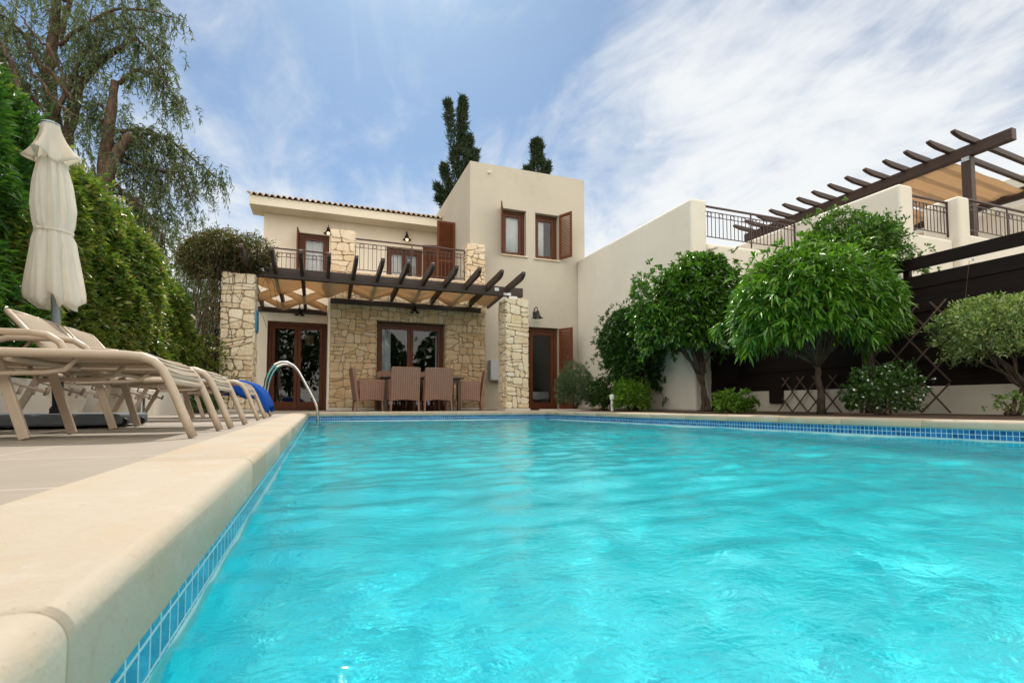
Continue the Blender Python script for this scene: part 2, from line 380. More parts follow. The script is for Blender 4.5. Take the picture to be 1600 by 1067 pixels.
M['mortar'] = plain('brown_mortar', (0.36,0.265,0.17), 0.98, nz=0.35, nscale=40, bump=0.6)
def wicker():
    k = NT('brown_wicker')
    p = k.obj(); sp = k.n('ShaderNodeSeparateXYZ'); k.l(p, sp.inputs[0])
    nr = k.n('ShaderNodeSeparateXYZ'); k.l(k.n('ShaderNodeTexCoord').outputs['Normal'], nr.inputs[0]); side = k.math('GREATER_THAN', k.math('ABSOLUTE', nr.outputs[0]), 0.7)
    xy = k.math('ADD', k.math('MULTIPLY', sp.outputs[0], k.math('SUBTRACT', 1.0, side)), k.math('MULTIPLY', sp.outputs[1], side))
    sx = k.math('SINE', k.math('MULTIPLY', xy, 2*math.pi/0.046)); sz = k.math('SINE', k.math('MULTIPLY', sp.outputs[2], 2*math.pi/0.012))
    h = k.math('ADD', k.math('MULTIPLY', sx, 0.85), k.math('MULTIPLY', sz, 0.15))
    c = k.mix(k.mrange(h, -1.0, 1.0, 0, 1), (0.165,0.080,0.054), (0.27,0.145,0.10))
    c = k.mix(k.mrange(k.noise(9, 4, 0.6, vec=p), 0.4, 0.7, 0, 0.35), c, (0.16,0.08,0.055))
    k.col(c); k.rough(0.6, 0.3); k.bump(h, 0.6, 0.004); return k.m
M['wicker'] = wicker()
M['table'] = wood('dark_table_wood', (0.10,0.055,0.035), (0.05,0.028,0.018), 'x', 0.4)
def tiles():
    k = NT('blue_pool_mosaic'); p = k.pos()
    nrm = k.n('ShaderNodeNewGeometry').outputs['Normal']; sn = k.n('ShaderNodeSeparateXYZ'); k.l(nrm, sn.inputs[0])
    sp = k.n('ShaderNodeSeparateXYZ'); k.l(p, sp.inputs[0])
    ax = k.math('GREATER_THAN', k.math('ABSOLUTE', sn.outputs[0]), 0.5)          # wall faces along X or Y
    t = k.math('ADD', k.math('MULTIPLY', sp.outputs[1], ax), k.math('MULTIPLY', sp.outputs[0], k.math('SUBTRACT', 1.0, ax)))
    cb = k.n('ShaderNodeCombineXYZ'); k.l(t, cb.inputs[0]); k.l(k.math('ADD', sp.outputs[2], 10*0.041+0.001), cb.inputs[1])
    br = k.n('ShaderNodeTexBrick'); br.offset = 0; br.inputs['Scale'].default_value = 1
    br.inputs['Brick Width'].default_value = 0.041; br.inputs['Row Height'].default_value = 0.041
    br.inputs['Mortar Size'].default_value = 0.0022; br.inputs['Mortar Smooth'].default_value = 0.1
    br.inputs['Color1'].default_value = (0.0,0.0,0.0,1); br.inputs['Color2'].default_value = (1,1,1,1); br.inputs['Mortar'].default_value = (0.5,0.5,0.5,1)
    k.l(cb.outputs[0], br.inputs['Vector'])
    tc_ = k.ramp(br.outputs['Color'], [(0,(0.004,0.04,0.14)),(0.3,(0.007,0.085,0.25)),(0.6,(0.010,0.115,0.31)),(1,(0.02,0.17,0.38))])
    tc_ = k.mix(k.mrange(k.noise(60, 4, 0.6), 0.3, 0.7, 0, 0.30), tc_, (0.02,0.19,0.40))
    c = k.mix(br.outputs['Fac'], tc_, (0.42,0.58,0.62)); k.col(c)
    k.rough(k.mrange(br.outputs['Fac'], 0, 1, 0.12, 0.8), 0.5)
    k.bump(k.math('SUBTRACT', 1.0, br.outputs['Fac']), 0.4, 0.002); return k.m
M['tiles'] = tiles()
def poolfloor():
    k = NT('turquoise_pool_mosaic'); p = k.pos()
    nrm = k.n('ShaderNodeSeparateXYZ'); k.l(k.n('ShaderNodeNewGeometry').outputs['Normal'], nrm.inputs[0]); sp = k.n('ShaderNodeSeparateXYZ'); k.l(p, sp.inputs[0])
    flat = k.math('GREATER_THAN', k.math('ABSOLUTE', nrm.outputs[2]), 0.5); ax = k.math('GREATER_THAN', k.math('ABSOLUTE', nrm.outputs[0]), 0.5)
    inv = lambda q: k.math('SUBTRACT', 1.0, q)
    u_ = k.math('ADD', k.math('MULTIPLY', sp.outputs[1], ax), k.math('MULTIPLY', sp.outputs[0], inv(ax))); v_ = k.math('ADD', k.math('MULTIPLY', sp.outputs[1], flat), k.math('MULTIPLY', sp.outputs[2], inv(flat)))
    cb = k.n('ShaderNodeCombineXYZ'); k.l(u_, cb.inputs[0]); k.l(v_, cb.inputs[1])
    br = k.n('ShaderNodeTexBrick'); br.offset = 0; br.inputs['Scale'].default_value = 1; br.inputs['Brick Width'].default_value = 0.10; br.inputs['Row Height'].default_value = 0.10
    br.inputs['Mortar Size'].default_value = 0.004; br.inputs['Color1'].default_value = (0,0,0,1); br.inputs['Color2'].default_value = (1,1,1,1); br.inputs['Mortar'].default_value = (0.9,0.9,0.9,1); k.l(cb.outputs[0], br.inputs['Vector'])
    c = k.ramp(br.outputs['Color'], [(0,(0.025,0.56,0.67)),(0.3,(0.05,0.73,0.82)),(0.7,(0.07,0.81,0.87)),(1,(0.12,0.88,0.91))])
    c = k.mix(k.mrange(k.noise(1.5, 5, 0.6), 0.3, 0.7, 0, 0.35), c, (0.05,0.73,0.83))
    k.col(c); k.rough(0.85, 0.2); return k.m
M['pool'] = poolfloor()
M['strip'] = plain('pale_waterline_plaster', (0.50,0.66,0.64), 0.7)
def watermat():
    k = NT('pool_water'); k.t.nodes.remove(k.b)
    n1 = k.noise(22, 4, 0.6, sc=(0.8,1.2,1), dist=0.8); n2 = k.noise(70, 2, 0.5)
    h = k.math('ADD', n1, k.math('MULTIPLY', n2, 0.22))
    bp = k.n('ShaderNodeBump'); bp.inputs['Strength'].default_value = 0.25; bp.inputs['Distance'].default_value = 0.014; k.l(h, bp.inputs['Height'])
    fr = k.n('ShaderNodeFresnel'); fr.inputs[0].default_value = 1.33; k.l(bp.outputs[0], fr.inputs['Normal'])
    rf = k.n('ShaderNodeBsdfRefraction'); rf.inputs['IOR'].default_value = 1.33; rf.inputs['Roughness'].default_value = 0.0; rf.inputs[0].default_value = (0.93,0.99,1,1); k.l(bp.outputs[0], rf.inputs['Normal'])
    gl = k.n('ShaderNodeBsdfGlossy'); gl.inputs['Roughness'].default_value = 0.02; k.l(bp.outputs[0], gl.inputs['Normal'])
    mx = k.n('ShaderNodeMixShader'); k.l(fr.outputs[0], mx.inputs[0]); k.l(rf.outputs[0], mx.inputs[1]); k.l(gl.outputs[0], mx.inputs[2])
    k.l(mx.outputs[0], k.o.inputs[0]); return k.m
M['water'] = watermat()
M['rooftile'] = NT('terracotta').m
def rooft():
    k = NT('weathered_terracotta'); c = k.ramp(k.noise(7, 5, 0.65), [(0.3,(0.40,0.26,0.17)),(0.55,(0.56,0.42,0.30)),(0.75,(0.62,0.52,0.40))])
    k.col(c); k.rough(0.9, 0.2); k.bump(k.noise(50, 5, 0.6), 0.4, 0.005); return k.m
M['rooftile'] = rooft()
def emit(name, col, st):
    k = NT(name); k.b.inputs['Emission Color'].default_value = (*col,1); k.b.inputs['Emission Strength'].default_value = st; k.col((0.8,0.7,0.5)); return k.m
M['bulb_on'] = emit('lit_bulb', (1.0,0.62,0.25), 5.0)
M['bulb_off'] = plain('glass_bulb', (0.55,0.52,0.46), 0.2)
M['lantern'] = cloth('woven_pendant', (0.55,0.36,0.14), 0.5, (0.6,0.38,0.14))
G = lambda *c: c
M['leaf_hedge'] = leafmat('hedge_leaf', [(0.0449, 0.0898, 0.015), (0.0898, 0.1571, 0.0209), (0.172, 0.2319, 0.0329), (0.3142, 0.3216, 0.0673), (0.1945, 0.1272, 0.0449)], 0.28, 0.36, 1.3, 0.55)
M['leaf_fern'] = leafmat('fern_leaf', [(0.0298, 0.0803, 0.0138), (0.0516, 0.132, 0.0207), (0.0976, 0.1894, 0.0344)], 0.28, 0.38, 1.3, 0.5)
M['leaf_c'] = leafmat('lance_leaf', [(0.0455, 0.117, 0.0104), (0.091, 0.2145, 0.0156), (0.1885, 0.3315, 0.0325)], 0.26, 0.32, 1.6, 0.55)
M['leaf_b'] = leafmat('glossy_leaf', [(0.0338, 0.091, 0.0117), (0.065, 0.1625, 0.0169), (0.1495, 0.2665, 0.0312)], 0.24, 0.27, 1.6, 0.6)
M['leaf_a'] = leafmat('dark_bush_leaf', [(0.023, 0.0633, 0.0115), (0.0414, 0.1035, 0.0161), (0.0747, 0.1495, 0.0253)], 0.22, 0.32, 1.6, 0.5)
M['leaf_d'] = leafmat('jasmine_leaf', [(0.0312, 0.0806, 0.013), (0.0624, 0.143, 0.0208), (0.156, 0.26, 0.039)], 0.25, 0.34, 1.5, 0.5)
M['leaf_e'] = leafmat('variegated_leaf', [(0.0726, 0.1386, 0.033), (0.1782, 0.2376, 0.0792), (0.396, 0.4092, 0.1848)], 0.3, 0.45, 2.2)
M['leaf_rose'] = leafmat('grey_green_leaf', [(0.075, 0.115, 0.055), (0.13, 0.18, 0.095), (0.185, 0.235, 0.14)], 0.25, 0.6, 2.5)
M['leaf_lime'] = leafmat('lime_leaf', [(0.063, 0.154, 0.014), (0.147, 0.28, 0.0224), (0.238, 0.364, 0.042)], 0.35, 0.4, 2.5)
M['leaf_pepper'] = leafmat('pepper_leaf', [(0.0575, 0.0862, 0.0391), (0.0978, 0.138, 0.0575), (0.1437, 0.184, 0.0862)], 0.3, 0.5, 0.8)
M['leaf_cyp'] = leafmat('cypress_leaf', [(0.014, 0.03, 0.012), (0.026, 0.048, 0.018), (0.042, 0.066, 0.026)], 0.15, 0.6, 0.9)
M['leaf_pine'] = leafmat('pine_leaf', [(0.022, 0.05, 0.018), (0.04, 0.08, 0.028), (0.062, 0.1, 0.04)], 0.2, 0.5, 0.9)
M['leaf_vine'] = leafmat('vine_leaf', [(0.0605, 0.044, 0.022), (0.055, 0.0825, 0.0198), (0.0935, 0.1155, 0.0286), (0.165, 0.077, 0.033)], 0.3, 0.5, 2.0)
M['petal'] = plain('white_petal', (0.82,0.82,0.76), 0.6)
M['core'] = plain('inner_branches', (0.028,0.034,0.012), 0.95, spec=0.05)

# ------------------------------------------------------------------ ground, pool, paving
def rect(name, mat, x0, x1, y0, y1, z):
    return MB().add([(x0,y0,z),(x1,y0,z),(x1,y1,z),(x0,y1,z)], [(0,1,2,3)]).build(name, mat, fix=False)
WZ = -0.18                                     # water level
PX0, PY0, PY1 = -0.172, -2.6, 10.14            # pool wall faces
def pxr(y): return 4.62 + (PY1-y)*0.095        # right pool wall runs slightly askew
GAP = 0.02
# open ground all round with a hole for the pool
g = MB(); B = 400
xo0, xo1, yo0, yo1 = PX0-0.06, 6.0, PY0-0.06, PY1+0.06
zg = -0.03
for x0, x1, y0, y1 in ((-B,xo0,-B,B),(xo1,B,-B,B),(xo0,xo1,yo1,B),(xo0,xo1,-B,yo0)):
    g.add([(x0,y0,zg),(x1,y0,zg),(x1,y1,zg),(x0,y1,zg)], [(0,1,2,3)])
struct(g.build('ground', M['ground'], fix=False))

b = MB(); zf = -1.45                           # basin below the mosaic band
zt, zm = -0.226, -0.170      # bottom of the pale waterline strip, bottom of the mosaic
A = [(PX0,PY0),(pxr(PY0),PY0),(pxr(PY1),PY1),(PX0,PY1)]
for i in range(4):
    p, q = A[i], A[(i+1)%4]
    b.add([(p[0],p[1],zt),(q[0],q[1],zt),(q[0],q[1],zf),(p[0],p[1],zf)], [(0,1,2,3)])
b.add([(*p,zf) for p in A], [(0,1,2,3)])
struct(b.build('pool_basin', M['pool'], fix=False))
b = MB()
e = 0.006
for i in range(4):
    p, q = A[i], A[(i+1)%4]
    b.add([(p[0],p[1],-0.05),(q[0],q[1],-0.05),(q[0],q[1],zm),(p[0],p[1],zm)], [(0,1,2,3)])
struct(b.build('pool_mosaic_band', M['tiles'], fix=False))
b = MB()
for i in range(4):
    p, q = A[i], A[(i+1)%4]
    b.add([(p[0],p[1],zm),(q[0],q[1],zm),(q[0],q[1],zt),(p[0],p[1],zt)], [(0,1,2,3)])
struct(b.build('pool_waterline_strip', M['strip'], fix=False))

# coping: bullnose stones with narrow joints
def coping_run(mb, p0, p1, inward, width, seams, joint=0.006, t=0.078, r=0.030, over=0.026):
    """p0->p1 line of the pool wall; inward = unit vector towards the water; stones cut at the seam distances"""
    p0, p1 = Vector((*p0,0)), Vector((*p1,0)); d = (p1-p0); L = d.length; d.normalize(); n = Vector((*inward,0))
    prof = [(-width,0.0),(over-r,0.0)]
    for k in range(1,9):
        a = math.pi/2*(1-k/8); prof.append((over-r+r*math.cos(a), -r+r*math.sin(a)))
    prof += [(over,-t+0.012),(over-0.004,-t+0.003),(over-0.012,-t),(-width,-t)]
    cuts = [0]+[s for s in seams if 0.02 < s < L-0.02]+[L]
    for a, c in zip(cuts[:-1], cuts[1:]):
        a2, c2 = a+joint/2, c-joint/2; m = len(prof); vs = []
        for s_, ins in ((a2,0.003),(a2+0.004,0),(c2-0.004,0),(c2,0.003)):
            for (o, z) in prof:
                zz = z-ins if z > -t/2 else z
                vs.append(p0 + d*s_ + n*(o-ins if o > 0 else o) + Vector((0,0,zz)))
        fs = [tuple(range(m-1,-1,-1)), tuple(3*m+i for i in range(m))]
        for q in range(3):
            for i in range(m): fs.append((q*m+i, q*m+(i+1)%m, (q+1)*m+(i+1)%m, (q+1)*m+i))
        mb.add(vs, fs)
    # joint mortar core, a little inside the stones
    vs = []
    for s_ in (0.01, L-0.01):
        for (o, z) in prof: vs.append(p0 + d*s_ + n*(o-0.006 if o > 0 else o) + Vector((0,0,z-0.006 if z > -t/2 else z+0.004)))
    m = len(prof); jm.add(vs, [tuple(range(m)), tuple(m+i for i in range(m))] + [(i,(i+1)%m,m+(i+1)%m,m+i) for i in range(m)])
cp = MB(); jm = MB()
CW = 0.228
coping_run(cp, (PX0,PY0-0.3), (PX0,PY1-0.030), (1,0), CW, [s-PY0+0.3 for s in (-1.62,-0.59,0.44,1.47,2.48,3.52,4.60,5.65,6.70,7.75,8.80)], t=0.096, r=0.024, over=0.018)
coping_run(cp, (PX0-CW,PY1), (pxr(PY1)+0.42,PY1), (0,-1), 0.27, [x-PX0+CW for x in (0.28,0.873,1.461,2.043,2.63,3.22,3.81,4.40)])
rd = Vector((pxr(PY0)-pxr(PY1), PY0-PY1)).normalized()
Lr = math.hypot(pxr(PY0)-pxr(PY1), PY1-PY0)
coping_run(cp, (pxr(PY1-0.03),PY1-0.03), (pxr(PY0),PY0), (rd.y, -rd.x), 0.30, [0.35+0.74*i for i in range(18)])
struct(cp.build('pool_coping', M['coping'], smooth='auto')); struct(jm.build('pool_coping_bed', M['coping_joint']))

# water surface: real waves on a fine grid
def waves(X, Y):
    Z = np.zeros_like(X); rg = np.random.default_rng(21)
    for i in range(84):
        lam = 0.12*(1.028**i) if i < 56 else rg.uniform(0.12, 0.26)      # 12 cm ripples up to 0.55 m swell
        th = R(-70) + rg.normal(0, 0.7 if lam < 0.22 else 0.5); k = 2*math.pi/lam
        slope = 0.0165*min(1.0, (0.30/lam)**1.0)
        ph = rg.uniform(0, 6.28); wob = 1.0*np.sin(X*rg.uniform(0.7,2.6)+Y*rg.uniform(0.5,2.3)+ph)+0.5*np.sin(X*rg.uniform(-5,5)+Y*rg.uniform(-5,5))
        env = 0.6+0.6*np.sin(X*rg.uniform(-2.2,2.2)+Y*rg.uniform(-2.2,2.2)+ph*2)
        Z += slope/k*env*np.sin(k*(X*math.cos(th)+Y*math.sin(th)) + ph + wob)
    for i in range(5):                                                     # a few long lazy swells
        lam = rg.uniform(0.8, 2.0); th = R(-60)+rg.normal(0,0.6); k = 2*math.pi/lam; Z += 0.012/k*np.sin(k*(X*math.cos(th)+Y*math.sin(th))+rg.uniform(0,6.28))
    return Z
nu, nv = 360, 760
uu = np.linspace(0, 1, nu); ys = np.concatenate([np.linspace(PY0, 0.0, 80, endpoint=False), np.linspace(0.0, 4, 300, endpoint=False), np.linspace(4, PY1, nv-380)])
U, Yg = np.meshgrid(uu, ys); Xg = PX0+0.001 + (4.62+(PY1-Yg)*0.095-0.002-PX0)*U
Zg = WZ + waves(Xg, Yg)
idx = np.arange(nu*nv).reshape(nv, nu)
F = np.stack([idx[:-1,:-1], idx[:-1,1:], idx[1:,1:], idx[1:,:-1]], -1).reshape(-1)
wat = np_mesh('pool_water', M['water'], None, np.stack([Xg, Yg, Zg], -1).reshape(-1,3), F, np.full((nu-1)*(nv-1), 4), True)
struct(wat)
CAUSTICS = True
if CAUSTICS:
    wat.cycles.is_caustics_caster = True; sl.cycles.is_caustics_light = True
    bpy.data.objects['pool_basin'].cycles.is_caustics_receiver = True

# paving: deck beside the pool, terrace by the house, planting bed on the right
struct(MB().box(-1.96, PX0-CW-0.004, -3.2, PY1+0.27, -0.06, -0.004).build('pool_deck', M['paving'], bevel=0.004))
struct(MB().box(-1.96, 6.9, PY1+0.274, 17, -0.06, -0.004).build('terrace_paving', M['paving']))
struct(MB().add([(pxr(PY1)+0.33,PY1+0.26,0.0),(pxr(PY0)+0.33,PY0,0.0),(9,PY0,0.02),(9,PY1+0.26,0.02)], [(0,1,2,3)]).build('planting_bed_soil', M['soil'], fix=False))
rc = MB().box(4.6, 6.75, 10.42, 10.47, -0.06, 0.035).build('bed_kerb', M['garden_wall']); struct(rc)

# ------------------------------------------------------------------ generic builders
def wall_open(mb, u0, u1, v0, v1, d, thick, ops, axis='y'):
    """Wall sheet with openings: u along the wall, v up, front at depth d, reveals going back by thick."""
    P = (lambda u, v, w: (u, w, v)) if axis == 'y' else (lambda u, v, w: (w, u, v))
    us = sorted({u0, u1, *[o[0] for o in ops], *[o[1] for o in ops]}); vs = sorted({v0, v1, *[o[2] for o in ops], *[o[3] for o in ops]})
    us = [u for u in us if u0 <= u <= u1]; vs = [v for v in vs if v0 <= v <= v1]
    for a, b_ in zip(us[:-1], us[1:]):
        for c, e_ in zip(vs[:-1], vs[1:]):
            m, n = (a+b_)/2, (c+e_)/2
            if any(o[0] < m < o[1] and o[2] < n < o[3] for o in ops): continue
            for w in (d, d+thick): mb.add([P(a,c,w),P(b_,c,w),P(b_,e_,w),P(a,e_,w)], [(0,1,2,3)])
    for (a, b_, c, e_) in [(u0,u1,v0,v1)] + list(ops):
        for p, q in (((a,c),(b_,c)),((b_,c),(b_,e_)),((b_,e_),(a,e_)),((a,e_),(a,c))):
            mb.add([P(p[0],p[1],d),P(q[0],q[1],d),P(q[0],q[1],d+thick),P(p[0],p[1],d+thick)], [(0,1,2,3)])

def clip(poly, px, py, nx, ny):
    out = []; n = len(poly)
    for i in range(n):
        a, b_ = poly[i], poly[(i+1)%n]; da = (a[0]-px)*nx+(a[1]-py)*ny; db = (b_[0]-px)*nx+(b_[1]-py)*ny
        if da >= 0: out.append(a)
        if da*db < 0: t = da/(da-db); out.append((a[0]+(b_[0]-a[0])*t, a[1]+(b_[1]-a[1])*t))
    return out
def parea(p): return 0.5*sum(p[i][0]*p[(i+1)%len(p)][1]-p[(i+1)%len(p)][0]*p[i][1] for i in range(len(p)))
def inset(poly, d):
    out = list(poly); n = len(poly)
    for i in range(n):
        a, b_ = poly[i], poly[(i+1)%n]; ex, ey = b_[0]-a[0], b_[1]-a[1]; l = math.hypot(ex, ey)
        if l < 1e-6: continue
        nx, ny = -ey/l, ex/l; out = clip(out, a[0]+nx*d, a[1]+ny*d, nx, ny)
        if len(out) < 3: return []
    return out
def split_stones(poly, amin, amax, rg):
    a = parea(poly)
    if a < rg.uniform(amin, amax): return [poly]
    xs = [p[0] for p in poly]; ys_ = [p[1] for p in poly]; w, h = max(xs)-min(xs), max(ys_)-min(ys_)
    vert = w*rg.uniform(0.55,1.0) > h*rg.uniform(0.75,1.25)
    ang = rg.gauss(0, 0.17); f = rg.choice((rg.uniform(0.24,0.42), rg.uniform(0.42,0.76)))
    if vert: px, py, nx, ny = min(xs)+w*f, sum(ys_)/len(ys_), math.cos(ang), math.sin(ang)
    else: px, py, nx, ny = sum(xs)/len(xs), min(ys_)+h*f, math.sin(ang), math.cos(ang)
    A_, B_ = clip(poly, px, py, nx, ny), clip(poly, px, py, -nx, -ny)
    if len(A_) < 3 or len(B_) < 3 or min(abs(parea(A_)), abs(parea(B_))) < 0.004: return [poly]
    return split_stones(A_, amin, amax, rg) + split_stones(B_, amin, amax, rg)
def stones(mb, rects, o, ud, vd, nd, seed=1, amin=0.018, amax=0.10, joint=0.011, depth=0.020):
    rg = random.Random(seed); o, ud, vd, nd = Vector(o), Vector(ud), Vector(vd), Vector(nd)
    for (u0,u1,v0,v1) in rects:
        for poly in split_stones([(u0,v0),(u1,v0),(u1,v1),(u0,v1)], amin, amax, rg):
            p = inset(poly, joint*rg.uniform(0.3,0.75))
            if len(p) < 3: continue
            q = []; n = len(p)
            for i in range(n):
                a, c, e_ = p[i-1], p[i], p[(i+1)%n]
                la, le = math.hypot(a[0]-c[0],a[1]-c[1]), math.hypot(e_[0]-c[0],e_[1]-c[1])
                if min(la,le) < 0.012: q.append(c); continue
                ch = rg.uniform(0.008,0.045); ka, ke = min(0.40,ch/la), min(0.40,ch/le)
                q.append((c[0]+(a[0]-c[0])*ka+rg.gauss(0,0.003), c[1]+(a[1]-c[1])*ka+rg.gauss(0,0.003)))
                q.append((c[0]+(e_[0]-c[0])*ke+rg.gauss(0,0.003), c[1]+(e_[1]-c[1])*ke+rg.gauss(0,0.003)))
            cx, cy = sum(t[0] for t in q)/len(q), sum(t[1] for t in q)/len(q); m = len(q); dd = depth*rg.uniform(0.55,1.35)
            def ring(k, w): return [o + ud*(cx+(t[0]-cx)*(1-k/max(0.03,math.hypot(t[0]-cx,t[1]-cy)))) + vd*(cy+(t[1]-cy)*(1-k/max(0.03,math.hypot(t[0]-cx,t[1]-cy)))) + nd*w for t in q]
            vs = ring(0,-0.01)+ring(0,dd*0.55)+ring(0.010,dd)+[o+ud*cx+vd*cy+nd*(dd+rg.uniform(-0.001,0.006))]
            fs = [(r*m+i, r*m+(i+1)%m, (r+1)*m+(i+1)%m, (r+1)*m+i) for r in (0,1) for i in range(m)]
            fs += [(2*m+i, 2*m+(i+1)%m, 3*m) for i in range(m)]
            mb.add(vs, fs)
def stone_block(name, x0, x1, y0, y1, z0, z1, parent, seed, faces='flrt', amin=0.018, amax=0.09):
    """Stone-clad block: mortar core as the part, stones as its sub-part"""
    core = MB().box(x0+0.012,x1-0.012,y0+0.012,y1-0.012,z0,z1-0.012).build(name, M['mortar'], parent)
    s_ = MB(); e_ = 0.012
    if 'f' in faces: stones(s_, [(0,x1-x0,0,z1-z0)], (x0,y0+e_,z0), (1,0,0), (0,0,1), (0,-1,0), seed, amin, amax)
    if 'l' in faces: stones(s_, [(0,y1-y0,0,z1-z0)], (x0+e_,y1,z0), (0,-1,0), (0,0,1), (-1,0,0), seed+1, amin, amax)
    if 'r' in faces: stones(s_, [(0,y1-y0,0,z1-z0)], (x1-e_,y0,z0), (0,1,0), (0,0,1), (1,0,0), seed+2, amin, amax)
    if 'b' in faces: stones(s_, [(0,x1-x0,0,z1-z0)], (x1,y1-e_,z0), (-1,0,0), (0,0,1), (0,1,0), seed+3, amin, amax)
    if 't' in faces: stones(s_, [(0,x1-x0,0,y1-y0)], (x0,y0,z1-e_), (1,0,0), (0,1,0), (0,0,1), seed+4, amin, amax)
    s_.build('facing_stones', M['stone'], core)
    return core

def joinery(parent, name, x0, x1, z0, z1, y, panes=2, fr=0.075, sash=0.065, depth=0.09, bottom=None, part=True):
    """Wooden glazed unit standing at depth y (front face): frame part with its glass as sub-part"""
    mb = MB(); bt = bottom if bottom is not None else fr
    mb.box(x0,x0+fr,y,y+depth,z0,z1); mb.box(x1-fr,x1,y,y+depth,z0,z1); mb.box(x0+fr,x1-fr,y+0.001,y+depth,z1-fr,z1); mb.box(x0+fr,x1-fr,y+0.001,y+depth,z0,z0+0.03)
    w = (x1-x0-2*fr)/panes; gl = MB()
    for i in range(panes):
        a, c = x0+fr+i*w+0.004, x0+fr+(i+1)*w-0.004; yy = y+0.018; za, zc = z0+0.034, z1-fr-0.004
        mb.box(a,a+sash,yy,yy+0.055,za,zc); mb.box(c-sash,c,yy,yy+0.055,za,zc)
        mb.box(a+sash,c-sash,yy+0.001,yy+0.055,zc-sash,zc); mb.box(a+sash,c-sash,yy+0.001,yy+0.055,za,za+bt)
        gl.add([(a+sash-0.005,yy+0.03,za+bt-0.005),(c-sash+0.005,yy+0.03,za+bt-0.005),(c-sash+0.005,yy+0.03,zc-sash+0.005),(a+sash-0.005,yy+0.03,zc-sash+0.005)],[(0,1,2,3)])
    o = mb.build(name, M['door'], parent, bevel=0.004); gl.build('glass', M['glass'], o, fix=False); return o
def shutter(parent, hinge, tip, z0, z1, louvre=0.042, th=0.034, st=0.06, split=True):
    h, t = Vector((*hinge,0)), Vector((*tip,0)); d = t-h; w = d.length; d.normalize(); n = Vector((-d.y, d.x, 0))
    mb = MB()
    def bx(a, c, za, zc, tk=th):
        mb.add([h+d*p+n*(tk/2*q)+Vector((0,0,r)) for r in (za,zc) for p,q in ((a,-1),(c,-1),(c,1),(a,1))],
               [(3,2,1,0),(4,5,6,7),(0,1,5,4),(1,2,6,5),(2,3,7,6),(3,0,4,7)])
    bx(0,st,z0,z1); bx(w-st,w,z0,z1); bx(st,w-st,z0,z0+st,th-0.002); bx(st,w-st,z1-st,z1,th-0.002)
    if split and z1-z0 > 1.6: bx(st,w-st,(z0+z1)/2-st/2,(z0+z1)/2+st/2,th-0.002)
    z = z0+st+0.01
    while z < z1-st-0.02:
        mb.add([h+d*p+n*q+Vector((0,0,z+r)) for p in (st-0.005,w-st+0.005) for q,r in ((-0.017,0.0),(-0.013,-0.006),(0.017,0.030),(0.013,0.036))],
               [(0,1,2,3),(7,6,5,4),(0,4,5,1),(1,5,6,2),(2,6,7,3),(3,7,4,0)])
        z += louvre
    return mb.build('shutter', M['shutter'], parent)
def railing(parent, p0, p1, z0, z1, name='balcony_railing', spacing=0.098, ring_every=3, posts=()):
    p0, p1 = Vector(p0), Vector(p1); d = p1-p0; L = d.length; d.normalize(); up = Vector((0,0,1))
    root = MB().bar(p0+up*z1, p1+up*z1, 0.05, 0.032).build(name, M['iron'], parent, bevel=0.006)       # handrail
    gr = MB(); zt_, zm, zb = z1-0.10, z1-0.20, z0+0.03
    for z, h in ((zt_,0.014),(zm,0.010),(zb,0.016)): gr.bar(p0+up*z, p1+up*z, 0.016, h)
    n = max(2, round(L/spacing)); s_ = L/n
    for i in range(n+1):
        q = p0+d*(i*s_)
        if i in (0,n): gr.bar(q+up*(z0-0.03), q+up*(z1-0.01), 0.026, 0.026, (0,1,0.01)); continue
        gr.bar(q+up*zb, q+up*zt_, 0.011, 0.011, (0,1,0.01))
        if i % ring_every == 1:
            c = q+d*(s_/2)+up*((zt_+zm)/2); pts = [c+(d*math.cos(a)+up*math.sin(a))*0.043 for a in [2*math.pi*k/14 for k in range(15)]]
            gr.tube(pts, 0.006, 6, False)
    m = max(1, round(L/1.3))
    for i in range(1, m): q = p0+d*(L*i/m); gr.bar(q+up*(z0-0.08), q+up*(z1-0.01), 0.022, 0.022, (0,1,0.01))
    gr.build('bars', M['iron'], root); return root

# ------------------------------------------------------------------ the villa
villa = thing('villa', 'two-storey cream plaster villa with stone-clad ground floor, balcony and flat tower', 'house', (1.5, 13, 0))
YS, YT, YL, YU = 12.3, 12.7, 13.6, 16.6
SX0, SX1 = 0.21, 3.93
# stone wall of the living room with its patio door opening
D1 = (1.236, 2.906, 0.0, 2.11)
mb = MB(); wall_open(mb, SX0+0.012, SX1-0.012, 0.0, 3.19, YS+0.012, 0.40, [D1]); sw = mb.build('stone_wall', M['mortar'], villa)
fs_ = MB(); e_ = 0.012
z_ = 0.07
stones(fs_, [(0,D1[0]-SX0,z_,1.1),(0,D1[0]-SX0,1.1,2.11),(D1[1]-SX0,SX1-SX0,z_,1.15),(D1[1]-SX0,SX1-SX0,1.15,2.11),(0,1.3,2.11,3.19),(1.3,2.5,2.11,3.19),(2.5,SX1-SX0,2.11,3.19)],
       (SX0,YS+e_,0), (1,0,0), (0,0,1), (0,-1,0), 11, 0.010, 0.07)
stones(fs_, [(0,0.4,z_,3.19)], (SX1-e_,YS,0), (0,1,0), (0,0,1), (1,0,0), 12, 0.02, 0.09)
for (xx, sg) in ((D1[0]+0.012,1),(D1[1]-0.012,-1)): stones(fs_, [(0,0.20,z_,2.1)], (xx,YS+0.0,0), (0,1,0), (0,0,1), (sg,0,0), 13+sg, 0.03, 0.08, 0.008, 0.008)
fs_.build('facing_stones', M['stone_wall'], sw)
for pa, pb in ((SX0-0.01,D1[0]),(D1[1],SX1+0.02)): MB().box(pa,pb,YS-0.02,YS+0.02,0,0.07).build('plinth', M['garden_wall'], villa)
